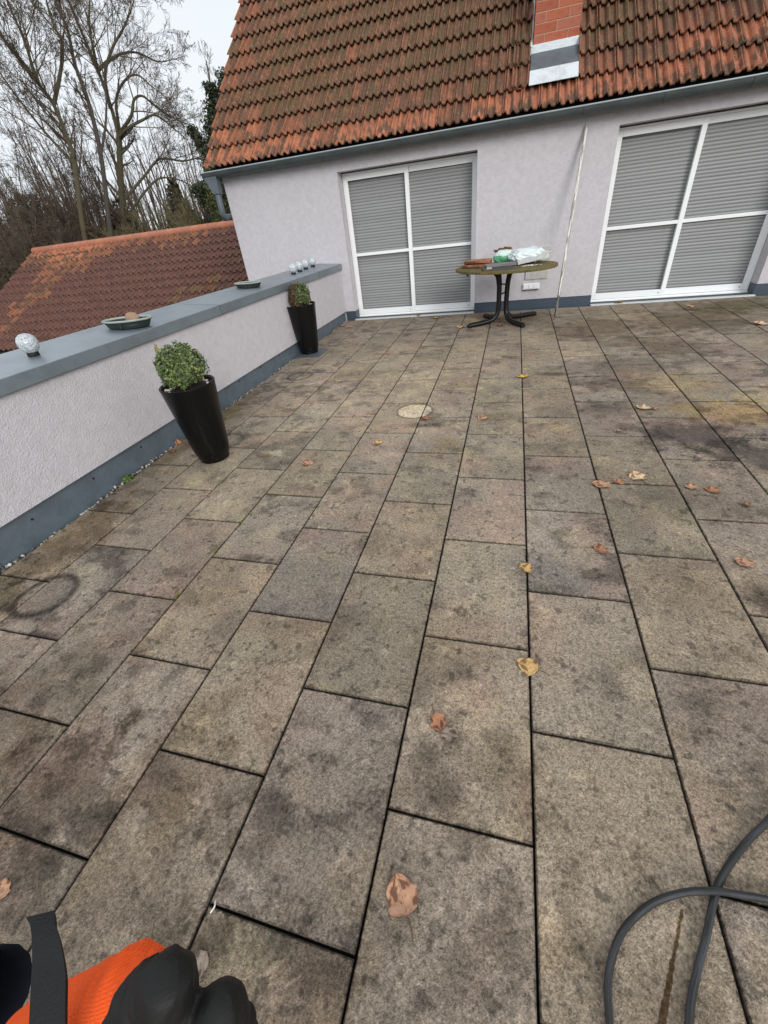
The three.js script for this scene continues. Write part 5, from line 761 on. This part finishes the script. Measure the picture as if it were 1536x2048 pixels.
  part('glove_coating', geo(pb), new THREE.MeshPhysicalMaterial({ color: lin(0.011, 0.0105, 0.0098), roughness: 0.58, specularIntensity: 0.55, bumpMap: rep(bumpGrain, 9), bumpScale: 0.0002 }), t);
  const sl = new THREE.CatmullRomCurve3([V(-0.470, 1.068, 0.10), V(-0.50, 1.035, 0.12), V(-0.56, 0.99, 0.15), V(-0.66, 0.93, 0.22), V(-0.72, 0.92, 0.4)]), sg = new THREE.TubeGeometry(sl, 30, 0.058, 20), sp = sg.attributes.position; for (let i = 0; i < sp.count; i++) sp.setXYZ(i, sp.getX(i) + 0.006 * (vn(sp.getY(i) * 60, sp.getZ(i) * 60) - 0.5), sp.getY(i) + 0.006 * (vn(sp.getX(i) * 60, 3) - 0.5), sp.getZ(i)); sg.computeVertexNormals(); part('sleeve', sg, std(lin(0.012, 0.014, 0.022), 0.9), t);
  const bt = new THREE.CatmullRomCurve3([V(-0.60, 1.00, 0.06), V(-0.66, 0.965, 0.08), V(-0.76, 0.93, 0.12)]); part('jacket_hem', new THREE.TubeGeometry(bt, 12, 0.036, 14), std(lin(0.012, 0.015, 0.026), 0.92), t);
}
{ // flat black strap held upright
  const c = new THREE.CatmullRomCurve3([V(-0.4318, 1.2175, 0.0020), V(-0.4196, 1.2155, 0.0098), V(-0.4099, 1.2101, 0.0196), V(-0.4023, 1.2059, 0.0293), V(-0.3959, 1.2009, 0.0387), V(-0.3895, 1.1923, 0.0508), V(-0.3832, 1.1781, 0.0671)]), pts = c.getPoints(40), pos = [], idx = [];
  const side0 = V(0.963, -0.1045, -0.248), nrm = V(-0.45, 0.80, -0.38).normalize();
  pts.forEach((p, k) => { const f = k / 40, w = lerp(0.0072, 0.0102, Math.min(1, f * 2.6)), s = side0.clone().applyAxisAngle(nrm, k < 3 ? 0.35 * (1 - k / 3) : 0), b = nrm.clone().multiplyScalar(0.0016); for (const [u, v] of [[-1, 1], [1, 1], [1, -1], [-1, -1]]) { const q = p.clone().addScaledVector(s, u * w).addScaledVector(b, v); pos.push(q.x, q.y, q.z); } if (k) for (let i = 0; i < 4; i++) { const a = (k - 1) * 4 + i, d = (k - 1) * 4 + ((i + 1) % 4); idx.push(a, d, a + 4, d, d + 4, a + 4); } });
  idx.push(0, 2, 1, 0, 3, 2); const g = new THREE.BufferGeometry(); g.setAttribute('position', new THREE.Float32BufferAttribute(pos, 3)); g.setIndex(idx); const n = g.toNonIndexed(); n.computeVertexNormals();
  const t = tag(new THREE.Mesh(metreUV(n), new THREE.MeshPhysicalMaterial({ color: lin(0.008, 0.0085, 0.009), roughness: 0.55, specularIntensity: 0.55, bumpMap: rep(bumpGrain, 8), bumpScale: 0.0005 })), 'flat black rubber strap standing up beside the orange glove', 'strap'); t.name = 'strap'; scene.add(t);
}

scene.traverse((o) => { if (o.isMesh) { o.castShadow = true; o.receiveShadow = true; } });
renderer.render(scene, camera);
